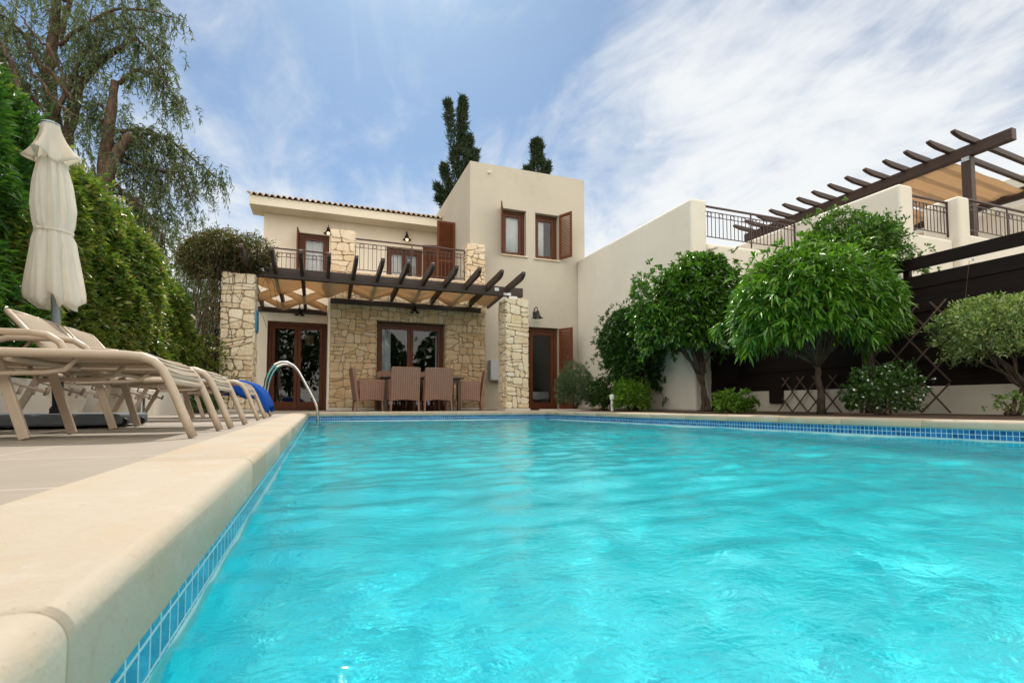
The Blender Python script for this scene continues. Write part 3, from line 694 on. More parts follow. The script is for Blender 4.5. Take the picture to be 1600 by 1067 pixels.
MB().box(SX0-0.03,SX0+0.011,YS+0.03,YL,0,3.19).build('return_wall', M['wall'], villa)
stone_block('balcony_pier', 0.20,0.735,YS-0.005,YS+0.42,3.195,4.165, villa, 31, 'flrbt', 0.03, 0.11)
stone_block('balcony_pier', 3.43,3.905,YS-0.005,YS+0.42,3.195,4.20, villa, 37, 'flrbt', 0.012, 0.06)
joinery(villa, 'patio_door', D1[0]+0.01, D1[1]-0.01, 0.012, D1[3]-0.006, YS+0.2, 2, 0.08, 0.07)
# recessed wall on the left with the double patio door
D2 = (-1.19, 0.175, 0.0, 2.17)
mb = MB(); wall_open(mb, -1.58, SX0-0.032, 0.0, 3.12, YL, 0.3, [D2]); mb.box(-1.58,-1.30,YL+0.302,20,0,3.1); mb.build('recessed_wall', M['wall'], villa)
joinery(villa, 'patio_door', D2[0]+0.005, D2[1]-0.005, 0.012, D2[3]-0.005, YL+0.10, 2, 0.085, 0.075, bottom=0.16)
MB().box(-1.62,-1.24,YL-0.03,YL+0.33,3.121,4.03).build('balcony_end_pier', M['wall'], villa, bevel=0.02)
# tower
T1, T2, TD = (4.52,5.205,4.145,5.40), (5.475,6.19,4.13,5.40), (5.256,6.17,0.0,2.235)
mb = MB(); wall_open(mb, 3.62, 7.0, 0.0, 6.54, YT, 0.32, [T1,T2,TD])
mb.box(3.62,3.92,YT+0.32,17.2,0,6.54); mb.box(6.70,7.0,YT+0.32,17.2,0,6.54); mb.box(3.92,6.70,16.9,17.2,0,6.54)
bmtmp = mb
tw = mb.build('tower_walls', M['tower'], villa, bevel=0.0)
MB().box(3.93,6.69,YT+0.33,16.89,6.2,6.3).build('tower_roof', M['soffit'], villa)
for (a, c, d_, e2) in (T1, T2):
    wd = joinery(villa, 'window', a+0.004, c-0.004, d_+0.02, e2-0.004, YT+0.14, 1, 0.075, 0.075)
    MB().box(a-0.04,c+0.04,YT-0.045,YT+0.15,d_-0.035,d_-0.001).build('window_sill', M['stone'], villa, bevel=0.006)
joinery(villa, 'tower_door', TD[0]+0.004, TD[1]-0.004, 0.012, TD[3]-0.005, YT+0.10, 1, 0.10, 0.085, bottom=0.14)
shutter(villa, (4.512,YT-0.02), (4.345,12.28), 4.16, 5.41); shutter(villa, (6.20,YT-0.02), (6.375,12.27), 4.15, 5.41)
shutter(villa, (6.18,YT-0.02), (6.375,12.27), 0.03, 2.22)
pp = at(763,270,YT); MB().tube([(pp.x,YT+0.02,pp.z),(pp.x+0.02,YT-0.10,pp.z-0.01)], 0.028, 10).build('drain_spout', M['soffit'], villa, True)
# upper floor
U1, U2 = (-0.635, 0.225, 3.06, 5.36), (1.96, 3.11, 3.06, 5.20)
mb = MB(); wall_open(mb, -1.62, 3.615, 3.0, 6.0, YU, 0.3, [U1,U2]); mb.box(-1.62,-1.32,YU+0.302,21,3.0,6.3); mb.build('upper_wall', M['wall'], villa)
joinery(villa, 'balcony_door', U1[0]+0.005,U1[1]-0.005,3.07,U1[3]-0.004, YU+0.10, 1, 0.09, 0.08)
joinery(villa, 'balcony_door', U2[0]+0.005,U2[1]-0.005,3.07,U2[3]-0.004, YU+0.10, 2, 0.09, 0.075)
shutter(villa, (-0.645,YU-0.02), (-0.675,16.14), 3.08, 5.37); shutter(villa, (3.12,YU-0.03), (3.585,16.42), 3.08, 5.37)
shutter(villa, (3.60,14.2), (3.07,14.17), 3.08, 5.38)
MB().box(SX0+0.02,3.615,YS+0.42,YU-0.002,2.93,3.05).box(-1.29,SX0+0.01,YL+0.305,YU-0.002,2.93,3.05).build('balcony_floor', M['paving'], villa)
MB().box(SX0-0.02,SX1+0.02,YS-0.0,YS+0.415,3.191,3.225).build('wall_coping', M['stone'], villa, bevel=0.008)
MB().box(-1.23,SX0-0.03,YL-0.02,YL+0.30,3.122,3.16).build('wall_coping', M['wall'], villa, bevel=0.008)
railing(villa, (0.75,YS+0.2,0), (3.42,YS+0.2,0), 3.30, 4.06); railing(villa, (-1.22,YL+0.12,0), (0.19,YL+0.12,0), 3.24, 3.99)
# pitched roof with barrel tiles
sl_ = math.tan(R(17)); ye = 16.0
pf = [(ye,5.84),(ye,6.10),(21.0,6.10+5*sl_),(21.0,5.84+4.4*sl_),(YU+0.31,5.84)]
MB().prism(pf, 'x', -1.95, 3.612).build('eaves', M['soffit'], villa, bevel=0.01)
tx = np.linspace(-2.02, 3.61, 760); pitch = 0.156
ph = (tx/pitch) % 1.0; prof = np.where(ph < 0.62, 0.055*np.sqrt(np.maximum(0, 1-((ph-0.31)/0.31)**2)), -0.014*np.sin((ph-0.62)/0.38*math.pi))
rows = []; 
for j in range(13):
    y0 = 15.93+j*0.4; lift = 0.02
    for (yy, dz_) in ((y0, lift+0.0),(y0+0.405, -0.012)):
        rows.append(np.stack([tx, np.full_like(tx, yy), 6.135+(yy-ye)*sl_+dz_+prof], -1))
V = np.concatenate(rows); m = len(tx); fl = []
for j in range(13):
    a = (2*j)*m; i_ = np.arange(m-1)
    fl.append(np.stack([a+i_, a+i_+1, a+m+i_+1, a+m+i_], -1).reshape(-1))
low_ = np.stack([tx, np.full_like(tx, 15.935), np.where(ph < 0.62, 6.135+prof-0.03, 6.135+prof-0.025)], -1); off_ = len(V); V = np.concatenate([V, low_])
i_ = np.arange(m-1); fl.append(np.stack([off_+i_, off_+i_+1, i_+1, i_], -1).reshape(-1))
np_mesh('roof', M['rooftile'], villa, V, np.concatenate(fl), np.full(14*(m-1), 4), False)
# dim rooms behind the glass
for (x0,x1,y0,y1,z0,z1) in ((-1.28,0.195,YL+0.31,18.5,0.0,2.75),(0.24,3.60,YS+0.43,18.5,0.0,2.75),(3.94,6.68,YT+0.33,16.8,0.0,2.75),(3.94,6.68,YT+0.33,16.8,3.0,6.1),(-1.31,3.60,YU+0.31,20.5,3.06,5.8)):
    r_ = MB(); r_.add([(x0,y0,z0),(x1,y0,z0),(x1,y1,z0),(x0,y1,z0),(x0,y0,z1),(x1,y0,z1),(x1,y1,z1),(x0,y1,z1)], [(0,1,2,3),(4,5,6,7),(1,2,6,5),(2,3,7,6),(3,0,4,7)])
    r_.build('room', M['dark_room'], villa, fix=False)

def curtain(label, x0, x1, y, z0, z1, mat, amp=0.022, lam=0.11, name='curtain', cat='curtain'):
    n = max(6, int((x1-x0)/0.012)); xs = np.linspace(x0, x1, n); yy = y + amp*np.sin(xs/lam*2*math.pi) + amp*0.4*np.sin(xs/lam*3.7)
    V = np.concatenate([np.stack([xs, yy, np.full(n, z1)], -1), np.stack([xs, yy*1.0+0.3*amp, np.full(n, z0)], -1)])
    i_ = np.arange(n-1); F_ = np.stack([i_, i_+1, n+i_+1, n+i_], -1).reshape(-1)
    o = np_mesh(name, mat, None, V, F_, np.full(n-1, 4), True)
    me = o.data; sm = o.modifiers.new('thickness', 'SOLIDIFY'); sm.thickness = 0.003
    return tag(o, label, cat)
curtain('pale curtain drawn to the left inside the stone wall patio door', 1.33, 1.62, YS+0.42, 0.05, 2.05, M['curtain'])
curtain('narrow pale curtain at the right end inside the stone wall patio door', 2.73, 2.83, YS+0.42, 0.05, 2.05, M['curtain'], 0.02, 0.07)
curtain('grey curtain at the right edge inside the double patio door by the vine pillar', 0.03, 0.11, YL+0.36, 0.05, 2.1, M['curtain'], 0.02, 0.06)
curtain('white half blind behind the tower window with its shutter on the left', 4.60, 5.12, YT+0.24, 4.17, 5.34, M['curtain_white'], 0.006, 0.16)
curtain('white blind filling the left half of the tower window with its shutter on the right', 5.55, 5.83, YT+0.24, 4.17, 5.34, M['curtain_white'], 0.006, 0.16)
curtain('pale curtain behind the narrow balcony door left of the stone pier', -0.53, 0.12, YU+0.24, 3.1, 5.3, M['curtain_white'], 0.02, 0.10)
curtain('pale curtain behind the left leaf of the wide balcony door', 2.06, 2.52, YU+0.24, 3.1, 5.1, M['curtain_white'], 0.012, 0.12)
curtain('pale curtain behind the right leaf of the wide balcony door', 2.80, 3.02, YU+0.24, 3.1, 5.1, M['curtain_white'], 0.012, 0.10)
pl = at(484, 531, YL+0.9)
lt = thing('pendant_lamp', 'woven straw drum pendant lamp hanging inside the double patio door', 'lamp', (pl.x, pl.y, pl.z))
MB().lathe([(0.115,-0.13),(0.12,-0.1),(0.12,0.12),(0.115,0.13)], pl, 24).build('lamp_shade', M['lantern'], lt, True)
MB().tube([pl+Vector((0,0,0.02)), (pl.x,pl.y,2.74)], 0.006, 6).build('cord', M['black'], lt)
bd_ = thing('bed', 'pale bed seen through the glass of the tower door', 'bed', (5.9, 14.6, 0))
MB().box(5.3,6.5,14.0,15.9,0.28,0.52).build('mattress', M['curtain_white'], bd_, bevel=0.05); MB().box(5.3,6.5,14.0,15.9,0,0.278).build('bed_base', M['table'], bd_, bevel=0.02)

# wall lamps
def wall_lamp(label, p, mat, on=False, s=1.0, arm=0.20):
    p = Vector(p); t = thing('wall_lamp', label, 'wall lamp', p, 'bell-shaped wall lamps on the villa')
    c = p+Vector((0,-arm*s,0))
    pts = [p+Vector((0,0,-0.03*s)), p+Vector((0,-0.012*s,0.03*s))] + [p+Vector((0,-arm*s*(0.5-0.5*math.cos(a)), 0.05*s+0.10*s*math.sin(a))) for a in [math.pi*k/12 for k in range(1,13)]]
    MB().tube(pts, 0.011*s, 8).box(p.x-0.035*s,p.x+0.035*s,p.y-0.018*s,p.y-0.001,p.z-0.085*s,p.z+0.055*s).build('bracket', mat, t, 'auto')
    pr = [(0.016,0.05),(0.030,0.045),(0.040,0.020),(0.046,-0.02),(0.060,-0.06),(0.085,-0.095),(0.125,-0.120),(0.128,-0.126),(0.120,-0.124),(0.080,-0.088),(0.055,-0.055),(0.040,-0.015),(0.030,0.018),(0.0,0.02)]
    MB().lathe([(r_*s, z*s) for r_, z in pr], c, 28).build('lamp_shade', mat, t, 'auto')
    MB().lathe([(0.0,-0.155*s),(0.020*s,-0.150*s),(0.034*s,-0.128*s),(0.030*s,-0.100*s),(0.016*s,-0.06*s),(0.0,-0.05*s)], c, 14).build('bulb', M['bulb_on'] if on else M['bulb_off'], t, True)
    return t
def wlamp(px, py, Y, label, on=False, s=1.0):
    q = at(px, py, Y-0.2*s); wall_lamp(label, (q.x, Y, q.z+0.05*s), M['black'], on, s)
wlamp(468,488,YL,'black bell wall lamp above the double patio door by the vine pillar',False,1.0)
wlamp(648,484,YS-0.02,'black bell wall lamp on the stone wall above its patio door',False,0.95)
wlamp(840,492,YT,'black bell wall lamp above the tower door',False,1.15)
wlamp(513,361,YU,'lit bell wall lamp beside the stone balcony pier, above the narrow balcony door',True,1.1)
wlamp(636,371,YU,'lit bell wall lamp above the wide balcony door',True,1.1)
mx_ = thing('meter_box', 'pale grey meter box on the tower wall between stone wall and pillar', 'meter box', (4.28,YT,1.0))
MB().box(4.13,4.47,12.52,YT-0.002,0.755,1.285).build('case', M['meter_side'], mx_, bevel=0.01); MB().box(4.145,4.455,12.505,12.519,0.77,1.27).build('door', M['meter'], mx_, bevel=0.004)

# ------------------------------------------------------------------ pergola in front of the villa
pilL = thing('stone_pillar', 'pale limestone pillar under the dry vine, left end of the pergola', 'stone pillar', (-1.43,10.88,0), 'stone pillars of the pergola')
stone_block('shaft', -1.71,-1.155,10.6,11.13,0.055,2.575, pilL, 51, 'flrbt', 0.010, 0.068)
MB().box(-1.74,-1.125,10.57,11.16,-0.003,0.054).build('plinth', M['garden_wall'], pilL, bevel=0.006)
pilR = thing('stone_pillar', 'pale limestone pillar beside the tower door, right end of the pergola', 'stone pillar', (4.12,10.88,0), 'stone pillars of the pergola')
stone_block('shaft', 3.865,4.40,10.6,11.13,0.055,2.50, pilR, 61, 'flrbt', 0.010, 0.068)
MB().box(3.835,4.43,10.57,11.16,-0.003,0.054).build('plinth', M['garden_wall'], pilR, bevel=0.006)
perg = thing('pergola', 'dark brown timber pergola with woven tan canvas between stone pillars and villa', 'pergola', (1.5,11,0))
MB().box(-1.62,4.35,10.80,10.92,2.595,2.80).build('beam', M['beam'], perg, bevel=0.008)
MB().box(SX0+0.0,3.78,YS-0.075,YS-0.022,2.44,2.555).build('ledger', M['beam'], perg, bevel=0.005); MB().box(-1.45,SX0-0.05,YL-0.055,YL-0.004,2.37,2.49).build('ledger', M['beam'], perg, bevel=0.005)
rxs = [-1.30+0.478*i for i in range(12)]
for x in rxs:
    yb = YL-0.06 if x < 0.2 else YS-0.08
    if 0.1 < x < 0.25: yb = YS-0.08
    zr = lambda y: 2.905-0.082*(y-9.78); h = 0.15
    pf = [(yb,zr(yb)-h),(yb,zr(yb)),(9.78,zr(9.78)),(9.76,zr(9.78)-0.02),(9.76,zr(9.78)-0.075),(9.86,zr(9.86)-h+0.015),(9.98,zr(9.98)-h)]
    MB().prism(pf, 'x', x-0.033, x+0.033).build('rafter', M['beam_y'], perg, bevel=0.006)
def weave(y0, y1, xa, xb, ph, name='shade_canvas'):
    n = int((xb-xa)/0.03); xs = np.linspace(xa, xb, n); nn = 9; yy = np.linspace(y0, y1, nn)
    X_, Y_ = np.meshgrid(xs, yy); t = (X_-rxs[0])/0.478
    tri = 1-2*np.abs(((t+ph/math.pi)%2)-1); Z_ = 2.905-0.082*(Y_-9.78)-0.075 - 0.092*np.clip(tri*1.1,-1,1) + 0.012*np.sin(X_*9+Y_*7) - 0.02*np.sin((Y_-y0)/(y1-y0)*math.pi)
    id_ = np.arange(nn*n).reshape(nn, n); F_ = np.stack([id_[:-1,:-1],id_[:-1,1:],id_[1:,1:],id_[1:,:-1]],-1).reshape(-1)
    o = np_mesh(name, M['tan'], perg, np.stack([X_,Y_,Z_],-1).reshape(-1,3), F_, np.full((nn-1)*(n-1),4), True)
    sm = o.modifiers.new('thickness','SOLIDIFY'); sm.thickness = 0.002
weave(10.97,12.16,-1.36,3.86,0)
weave(12.16,12.84,-1.36,0.16,math.pi); weave(12.84,13.50,-1.36,0.16,0)
for (x0,x1,z0,z1) in ((-1.135,-1.03,2.70,2.76),(3.66,3.76,2.69,2.76),(3.87,4.05,2.605,2.665)): MB().box(x0,x1,10.790,10.799,z0,z1).build('bracket', M['galv'], perg)
MB().box(-1.52,-1.38,10.80,10.95,2.577,2.594).build('bracket', M['galv'], perg); MB().box(4.0,4.2,10.78,10.94,2.502,2.594).build('bracket', M['galv'], perg)
pq = thing('wall_plaque', 'small turquoise plaque fixed to the inner side of the vine pillar', 'plaque', (-1.15,10.9,1.7))
MB().box(-1.140,-1.118,10.68,11.02,1.52,1.92).build('tile', M['plaque'], pq, bevel=0.004); MB().box(-1.150,-1.1405,10.66,11.04,1.50,1.94).build('backing_frame', M['pole_grey'], pq)

# ------------------------------------------------------------------ neighbour's terraces on the right
nb = thing('neighbour_terrace', 'cream stepped terrace house with iron railings rising behind the garden trees', 'house', (8,9,0))
def rwall(x0,x1,y0,y1,z1,name='terrace_wall',z0=0.0,mat='wall2'): return MB().box(x0,x1,y0,y1,z0,z1).build(name, M[mat], nb, bevel=0.055, seg=4)
rwall(6.75,7.125,7.95,12.695,4.18)
rwall(7.126,9.60,7.97,8.25,3.335,'parapet'); rwall(9.601,9.955,5.90,13.5,4.07); rwall(9.956,11.38,6.08,6.33,3.30,'parapet'); rwall(11.381,11.70,5.95,6.6,4.13,'terrace_wall'); rwall(11.701,16,5.98,6.2,3.42,'parapet')
MB().box(7.126,9.6,8.251,13.5,2.9,3.05).box(9.956,16.5,6.34,14.0,2.9,3.05).build('terrace_floor', M['paving'], nb)
railing(nb, (7.13,8.05,0), (9.585,8.05,0), 3.46, 4.10, 'terrace_railing'); railing(nb, (9.96,6.16,0), (11.37,6.16,0), 3.40, 4.05, 'terrace_railing'); railing(nb, (11.71,6.06,0), (16,6.06,0), 3.52, 4.15, 'terrace_railing', 0.15)
rwall(9.956,14.8,13.2,13.5,5.1,'back_wall'); rwall(15.2,15.5,6.4,13.15,4.80,'side_wall',3.0); rwall(17.2,17.5,6.0,16,6.2,'house_wall',0)
sp_ = at(1110,389,7.95); MB().tube([(sp_.x-0.02,8.0,sp_.z-0.01),(sp_.x+0.05,7.82,sp_.z+0.01)], 0.035, 10).build('drain_spout', M['wall2'], nb, True)
np_ = thing('neighbour_pergola', "large dark timber pergola with tan canvas on the neighbour's terrace", 'pergola', (13,9,3.05))
MB().box(12.93,13.09,5.82,12.75,5.46,5.70).build('beam', M['beam_y'], np_, bevel=0.01); MB().box(15.9,16.06,5.5,13.3,5.16,5.42).build('beam', M['beam_y'], np_, bevel=0.01)
for yy in (6.62, 12.6): MB().box(12.935,13.085,yy-0.09,yy+0.09,3.05,5.459).build('post', M['beam_z'], np_, bevel=0.008)
for yy in (6.9, 12.6): MB().box(15.905,16.055,yy-0.08,yy+0.08,3.05,5.159).build('post', M['beam_z'], np_, bevel=0.008)
MB().box(12.92,12.929,6.55,6.69,5.36,5.45).build('bracket', M['galv'], np_)
for i in range(14):
    y = 6.45+0.461*i; dz_ = -0.285/3.0
    pf = [(12.2,5.81),(12.22,5.83),(16.4,5.52),(16.4,5.40),(12.5,5.69),(12.3,5.735),(12.2,5.775)]
    MB().prism(pf, 'y', y-0.04, y+0.04).build('rafter', M['beam'], np_, bevel=0.006)
for (y0, y1) in ((6.95,8.70),(8.80,10.55),(10.65,12.3)):
    n = 40; yy = np.linspace(y0,y1,n); xx = np.linspace(13.15,15.85,14); X_, Y_ = np.meshgrid(xx, yy)
    Z_ = 5.61-(X_-13)*0.082-0.07-0.05*np.abs(np.sin((Y_-6.45)/0.461*math.pi)) + 0.012*np.sin(X_*5+Y_*4)
    id_ = np.arange(n*14).reshape(n,14); F_ = np.stack([id_[:-1,:-1],id_[:-1,1:],id_[1:,1:],id_[1:,:-1]],-1).reshape(-1)
    o = np_mesh('shade_canvas', M['tan2'], np_, np.stack([X_,Y_,Z_],-1).reshape(-1,3), F_, np.full((n-1)*13,4), True); sm = o.modifiers.new('thickness','SOLIDIFY'); sm.thickness = 0.002

# garden wall and dark board fence
gw = MB().box(7.80,8.0,-3,7.96,-0.05,0.385).build('garden_wall', M['garden_wall'], None, bevel=0.008); tag(gw, 'low stained white wall under the dark board fence', 'garden wall')
fn = thing('board_fence', 'tall black-brown horizontal board fence with a gapped top rail, behind the right-hand shrubs', 'fence', (7.85,3,0.385))
bm_ = MB(); nb_ = 9; hb = (1.945-0.40)/nb_
for i in range(nb_): bm_.box(7.815+0.016*(i%2),7.833+0.016*(i%2),-3,7.896,0.386+i*hb-0.006*(i%2),0.386+(i+1)*hb+0.008)
bm_.build('boards', M['fence'], fn, bevel=0.003); MB().box(7.80,7.85,-3,7.90,2.03,2.195).build('top_rail', M['fence'], fn, bevel=0.004)
for y in np.arange(-2.6, 7.9, 1.48): MB().box(7.858,7.93,y-0.04,y+0.04,0.386,2.18).build('post', M['fence'], fn, bevel=0.004)
eb = MB().box(7.74,7.798,6.86,7.14,0.16,0.60).build('electric_box', M['fence'], None, bevel=0.01); tag(eb, 'small dark box fixed on the white garden wall left of the low trellis', 'box')
fe = MB()
for i in range(8): fe.box(7.13,7.86,7.90+0.012*(i%2),7.925+0.012*(i%2),0.015+i*0.26,0.285+i*0.26)
fe.build('return_boards', M['fence'], fn, bevel=0.003)
def trellis(label, y0, y1, z0, z1, x=7.70, lean=0.06, cells=4):
    t = thing('trellis', label, 'trellis', (x,(y0+y1)/2,z0), 'diamond trellises against the fence'); mb = MB()
    def P(a, c, o=0): return Vector((x+lean*c/(z1-z0)*0+o+lean*(c-z0)/(z1-z0), a, c))
    w, h = y1-y0, z1-z0; st = w/cells
    k = -int(h/st)
    segs = []
    for i in range(-12, 14):
        for sgn in (1,-1):
            a0 = y0+i*st; pts = []
            for q in np.linspace(0, h, 60):
                yy = a0+sgn*q*0.85
                if y0 <= yy <= y1: pts.append((yy, z0+q))
            if len(pts) > 5: segs.append((pts[0], pts[-1], sgn))
    for a, c, sgn in segs: mb.bar(P(*a, 0.006*sgn), P(*c, 0.006*sgn), 0.022, 0.010, (1,0,0))
    mb.build('laths', M['lath'], t); return t
trellis('weathered diamond trellis leaning on the fence right of the jasmine stems', 4.15, 5.15, 0.03, 1.52, 7.55, 0.14, 3)
trellis('low diamond trellis against the garden wall behind the bright green tree', 5.75, 6.95, 0.0, 0.62, 7.74, 0.03, 4)

# ------------------------------------------------------------------ foliage
def nrm(a): return a/np.maximum(1e-9, np.linalg.norm(a, axis=-1, keepdims=True))
def leaf_arrays(P, D, L, Wd, rng, droop=0.15, fold=0.25, six=False, upbias=0.6):
    N = len(P); D = nrm(D); rnd = rng.normal(0, 1, (N,3)); upv = nrm(rnd*(1-upbias) + np.array([0,0,1.0])*upbias)
    S = np.cross(D, upv); S = nrm(S); Nn = np.cross(S, D)
    L = L[:,None]; Wd = Wd[:,None]; dn = np.array([0,0,-1.0])
    if six:
        m1 = P + D*L*0.30 + dn*L*droop*0.10; m2 = P + D*L*0.68 + dn*L*droop*0.5; t = P + D*L + dn*L*droop*1.1
        V = np.stack([P, m1-S*Wd*0.46+Nn*Wd*fold, m1+S*Wd*0.46+Nn*Wd*fold, m2-S*Wd*0.40+Nn*Wd*fold, m2+S*Wd*0.40+Nn*Wd*fold, t, m1, m2], 1)
        f = np.array([0,6,1, 0,2,6, 1,6,7,3, 6,2,4,7, 3,7,5, 7,4,5]); lt = [3,3,4,4,3,3]; k = 8
    else:
        m = P + D*L*0.45; t = P + D*L + dn*L*droop
        V = np.stack([P, m-S*Wd*0.5+Nn*Wd*fold, t, m+S*Wd*0.5+Nn*Wd*fold], 1); f = np.array([0,2,1, 0,3,2]); lt = [3,3]; k = 4
    F_ = (f[None,:] + (np.arange(N)*k)[:,None]).reshape(-1)
    return V.reshape(-1,3), F_, np.tile(lt, N)
def leaf_mesh(name, mat, parent, P, D, L, Wd, rng, **kw):
    V, F_, lt = leaf_arrays(P, D, L, Wd, rng, **kw); return np_mesh(name, mat, parent, V, F_, lt)
def lumps(dirs, rng, n=14, amp=0.22, width=0.35):
    r = np.ones(len(dirs)); C = nrm(rng.normal(0,1,(n,3)))
    for c in C:
        d = np.clip((dirs*c).sum(-1), -1, 1); r += rng.uniform(-0.7,1.0)*amp*np.exp(-(1-d)/ (width**2))
    return r/r.mean()
def patch(P, rng, f=2.5, n=7):
    v = np.zeros(len(P))
    for _ in range(n): v += np.sin(P@rng.normal(0,f,3)+rng.uniform(0,6.28))
    return v/n
def crown_tips(c, rad, n, rng, amp=0.2, inner=0.5, zmin=-0.75, nl=16, width=0.35, gap=-0.35):
    d = nrm(rng.normal(0,1,(n*3,3))); d = d[d[:,2] > zmin][:n]
    f = 1-(1-inner)*rng.random(len(d))**2.0
    f = np.where(rng.random(len(d)) < 0.07, rng.uniform(1.04,1.24,len(d)), f)
    P = np.array(c) + d*np.array(rad)*(lumps(d, rng, nl, amp, width)*f)[:,None]
    keep = patch(P, rng, 3.0/max(rad)) > gap
    return P[keep], nrm(d[keep]/np.array(rad))
def rosettes(P, O, k, rng, spread=0.9, up=0.1, jit=0.02):
    N = len(P); Pk = np.repeat(P, k, 0) + rng.normal(0, jit, (N*k,3)); Ok = np.repeat(O, k, 0)
    D = nrm(Ok + rng.normal(0, spread, (N*k,3)) + np.array([0,0,up])); return Pk, D
def wander(a, b, n, rng, amp):
    a, b = np.array(a), np.array(b); t = np.linspace(0,1,n)[:,None]; p = a+(b-a)*t
    w = np.cumsum(rng.normal(0, amp, (n,3)), 0); w -= t*w[-1]; return p+w
def tree(name, label, cat, base, crown_c, rad, leafm, barkm, n_tips, k, LL, WW, seed, trunks=1, r0=0.05, spread=0.9, up=0.1, droop=0.2, group=None, six=True, amp=0.2, inner=0.5, zmin=-0.75, nbr=14, gap=-0.35, split_h=0.35, jit=0.02, extra=None, upbias=0.6):
    rng = np.random.default_rng(seed); base = np.array(base, float); c = np.array(crown_c, float); rad = np.array(rad, float)
    t = thing(name, label, cat, tuple(base), group)
    tips, out = crown_tips(c, rad, n_tips, rng, amp, inner, zmin, gap=gap)
    if extra:
        for (ec, er, en) in extra:
            a_, b_ = crown_tips(ec, er, en, rng, amp, inner, zmin, gap=gap); tips = np.concatenate([tips,a_]); out = np.concatenate([out,b_])
    mb = MB()
    for j in range(trunks):
        off = np.array([rng.normal(0,0.09), rng.normal(0,0.09), 0])*(trunks > 1)
        fork = base*(1-split_h) + c*split_h + np.array([rng.normal(0,0.16*rad[0])*(trunks>1), rng.normal(0,0.14*rad[1])*(trunks>1), rng.uniform(-.1,.1)])
        pts = wander(base+off, fork, 8, rng, 0.012+0.02*r0); rr = np.linspace(r0, r0*0.72, 8)*(1 if trunks == 1 else 0.8); rr[0] *= 1.35
        mb.tube(pts, list(rr), 9)
        for _ in range(nbr//trunks):
            tp = tips[rng.integers(len(tips))]; e_ = c + (tp-c)*rng.uniform(0.6,0.95)
            mid = (fork+e_)/2 + np.array([0,0,-0.06*rad[2]]); p = np.concatenate([wander(fork, mid, 5, rng, 0.015), wander(mid, e_, 5, rng, 0.015)[1:]])
            mb.tube(p, list(np.linspace(r0*0.55, 0.005, len(p))), 6)
    mb.build('trunk', barkm, t, True)
    P, D = rosettes(tips, out, k, rng, spread, up, jit); n = len(P)
    leaf_mesh('crown', leafm, t, P, D, LL*rng.uniform(0.65,1.2,n), WW*rng.uniform(0.75,1.2,n), rng, droop=droop, six=six, upbias=upbias)
    return t
def shrub(name, label, base, rad, leafm, n_tips, k, LL, WW, seed, cat='shrub', group=None, spread=0.9, up=0.3, droop=0.1, six=False, amp=0.22, stems=9, inner=0.35, zmin=-0.6, cz=None, gap=-0.4, upbias=0.6, lean=0):
    rng = np.random.default_rng(seed); base = np.array(base, float); rad = np.array(rad, float); c = base + np.array([lean,0, cz if cz is not None else rad[2]*0.8])
    t = thing(name, label, cat, tuple(base), group)
    tips, out = crown_tips(c, rad, n_tips, rng, amp, inner, zmin, gap=gap); tips[:,2] = np.maximum(tips[:,2], base[2]+0.03)
    mb = MB()
    for _ in range(stems):
        tp = tips[rng.integers(len(tips))]; b0 = base + np.array([rng.normal(0,0.12*rad[0]), rng.normal(0,0.12*rad[1]), 0])
        p = wander(b0, c+(tp-c)*0.85, 7, rng, 0.012); mb.tube(p, list(np.linspace(0.014,0.003,7)), 5)
    mb.build('stems', M['twig'], t, True)
    P, D = rosettes(tips, out, k, rng, spread, up, 0.012); n = len(P)
    leaf_mesh('leaves', leafm, t, P, D, LL*rng.uniform(0.6,1.2,n), WW*rng.uniform(0.75,1.2,n), rng, droop=droop, six=six, upbias=upbias)
    t['_tips'] = 0; del t['_tips']
    return t, tips, out
def flowers(parent, P, r, seed, name='blossoms'):
    rng = np.random.default_rng(seed); mb = MB()
    for p in P:
        n = nrm(rng.normal(0,1,(1,3)))[0]*0.5 + np.array([-0.3,-0.7,0.4]); n /= np.linalg.norm(n); a = np.cross(n, [0.3,0.1,1]); a /= np.linalg.norm(a); b_ = np.cross(n, a); ph = rng.uniform(0,6)
        for k in range(5):
            th = ph+k*2*math.pi/5; d1 = a*math.cos(th)+b_*math.sin(th); d2 = a*math.cos(th+0.5)+b_*math.sin(th+0.5); d0 = a*math.cos(th-0.5)+b_*math.sin(th-0.5)
            mb.add([p, p+(d0*0.7+n*0.15)*r, p+(d1+n*0.1)*r, p+(d2*0.7+n*0.15)*r], [(0,1,2,3)])
    return mb.build(name, M['petal'], parent, fix=False)

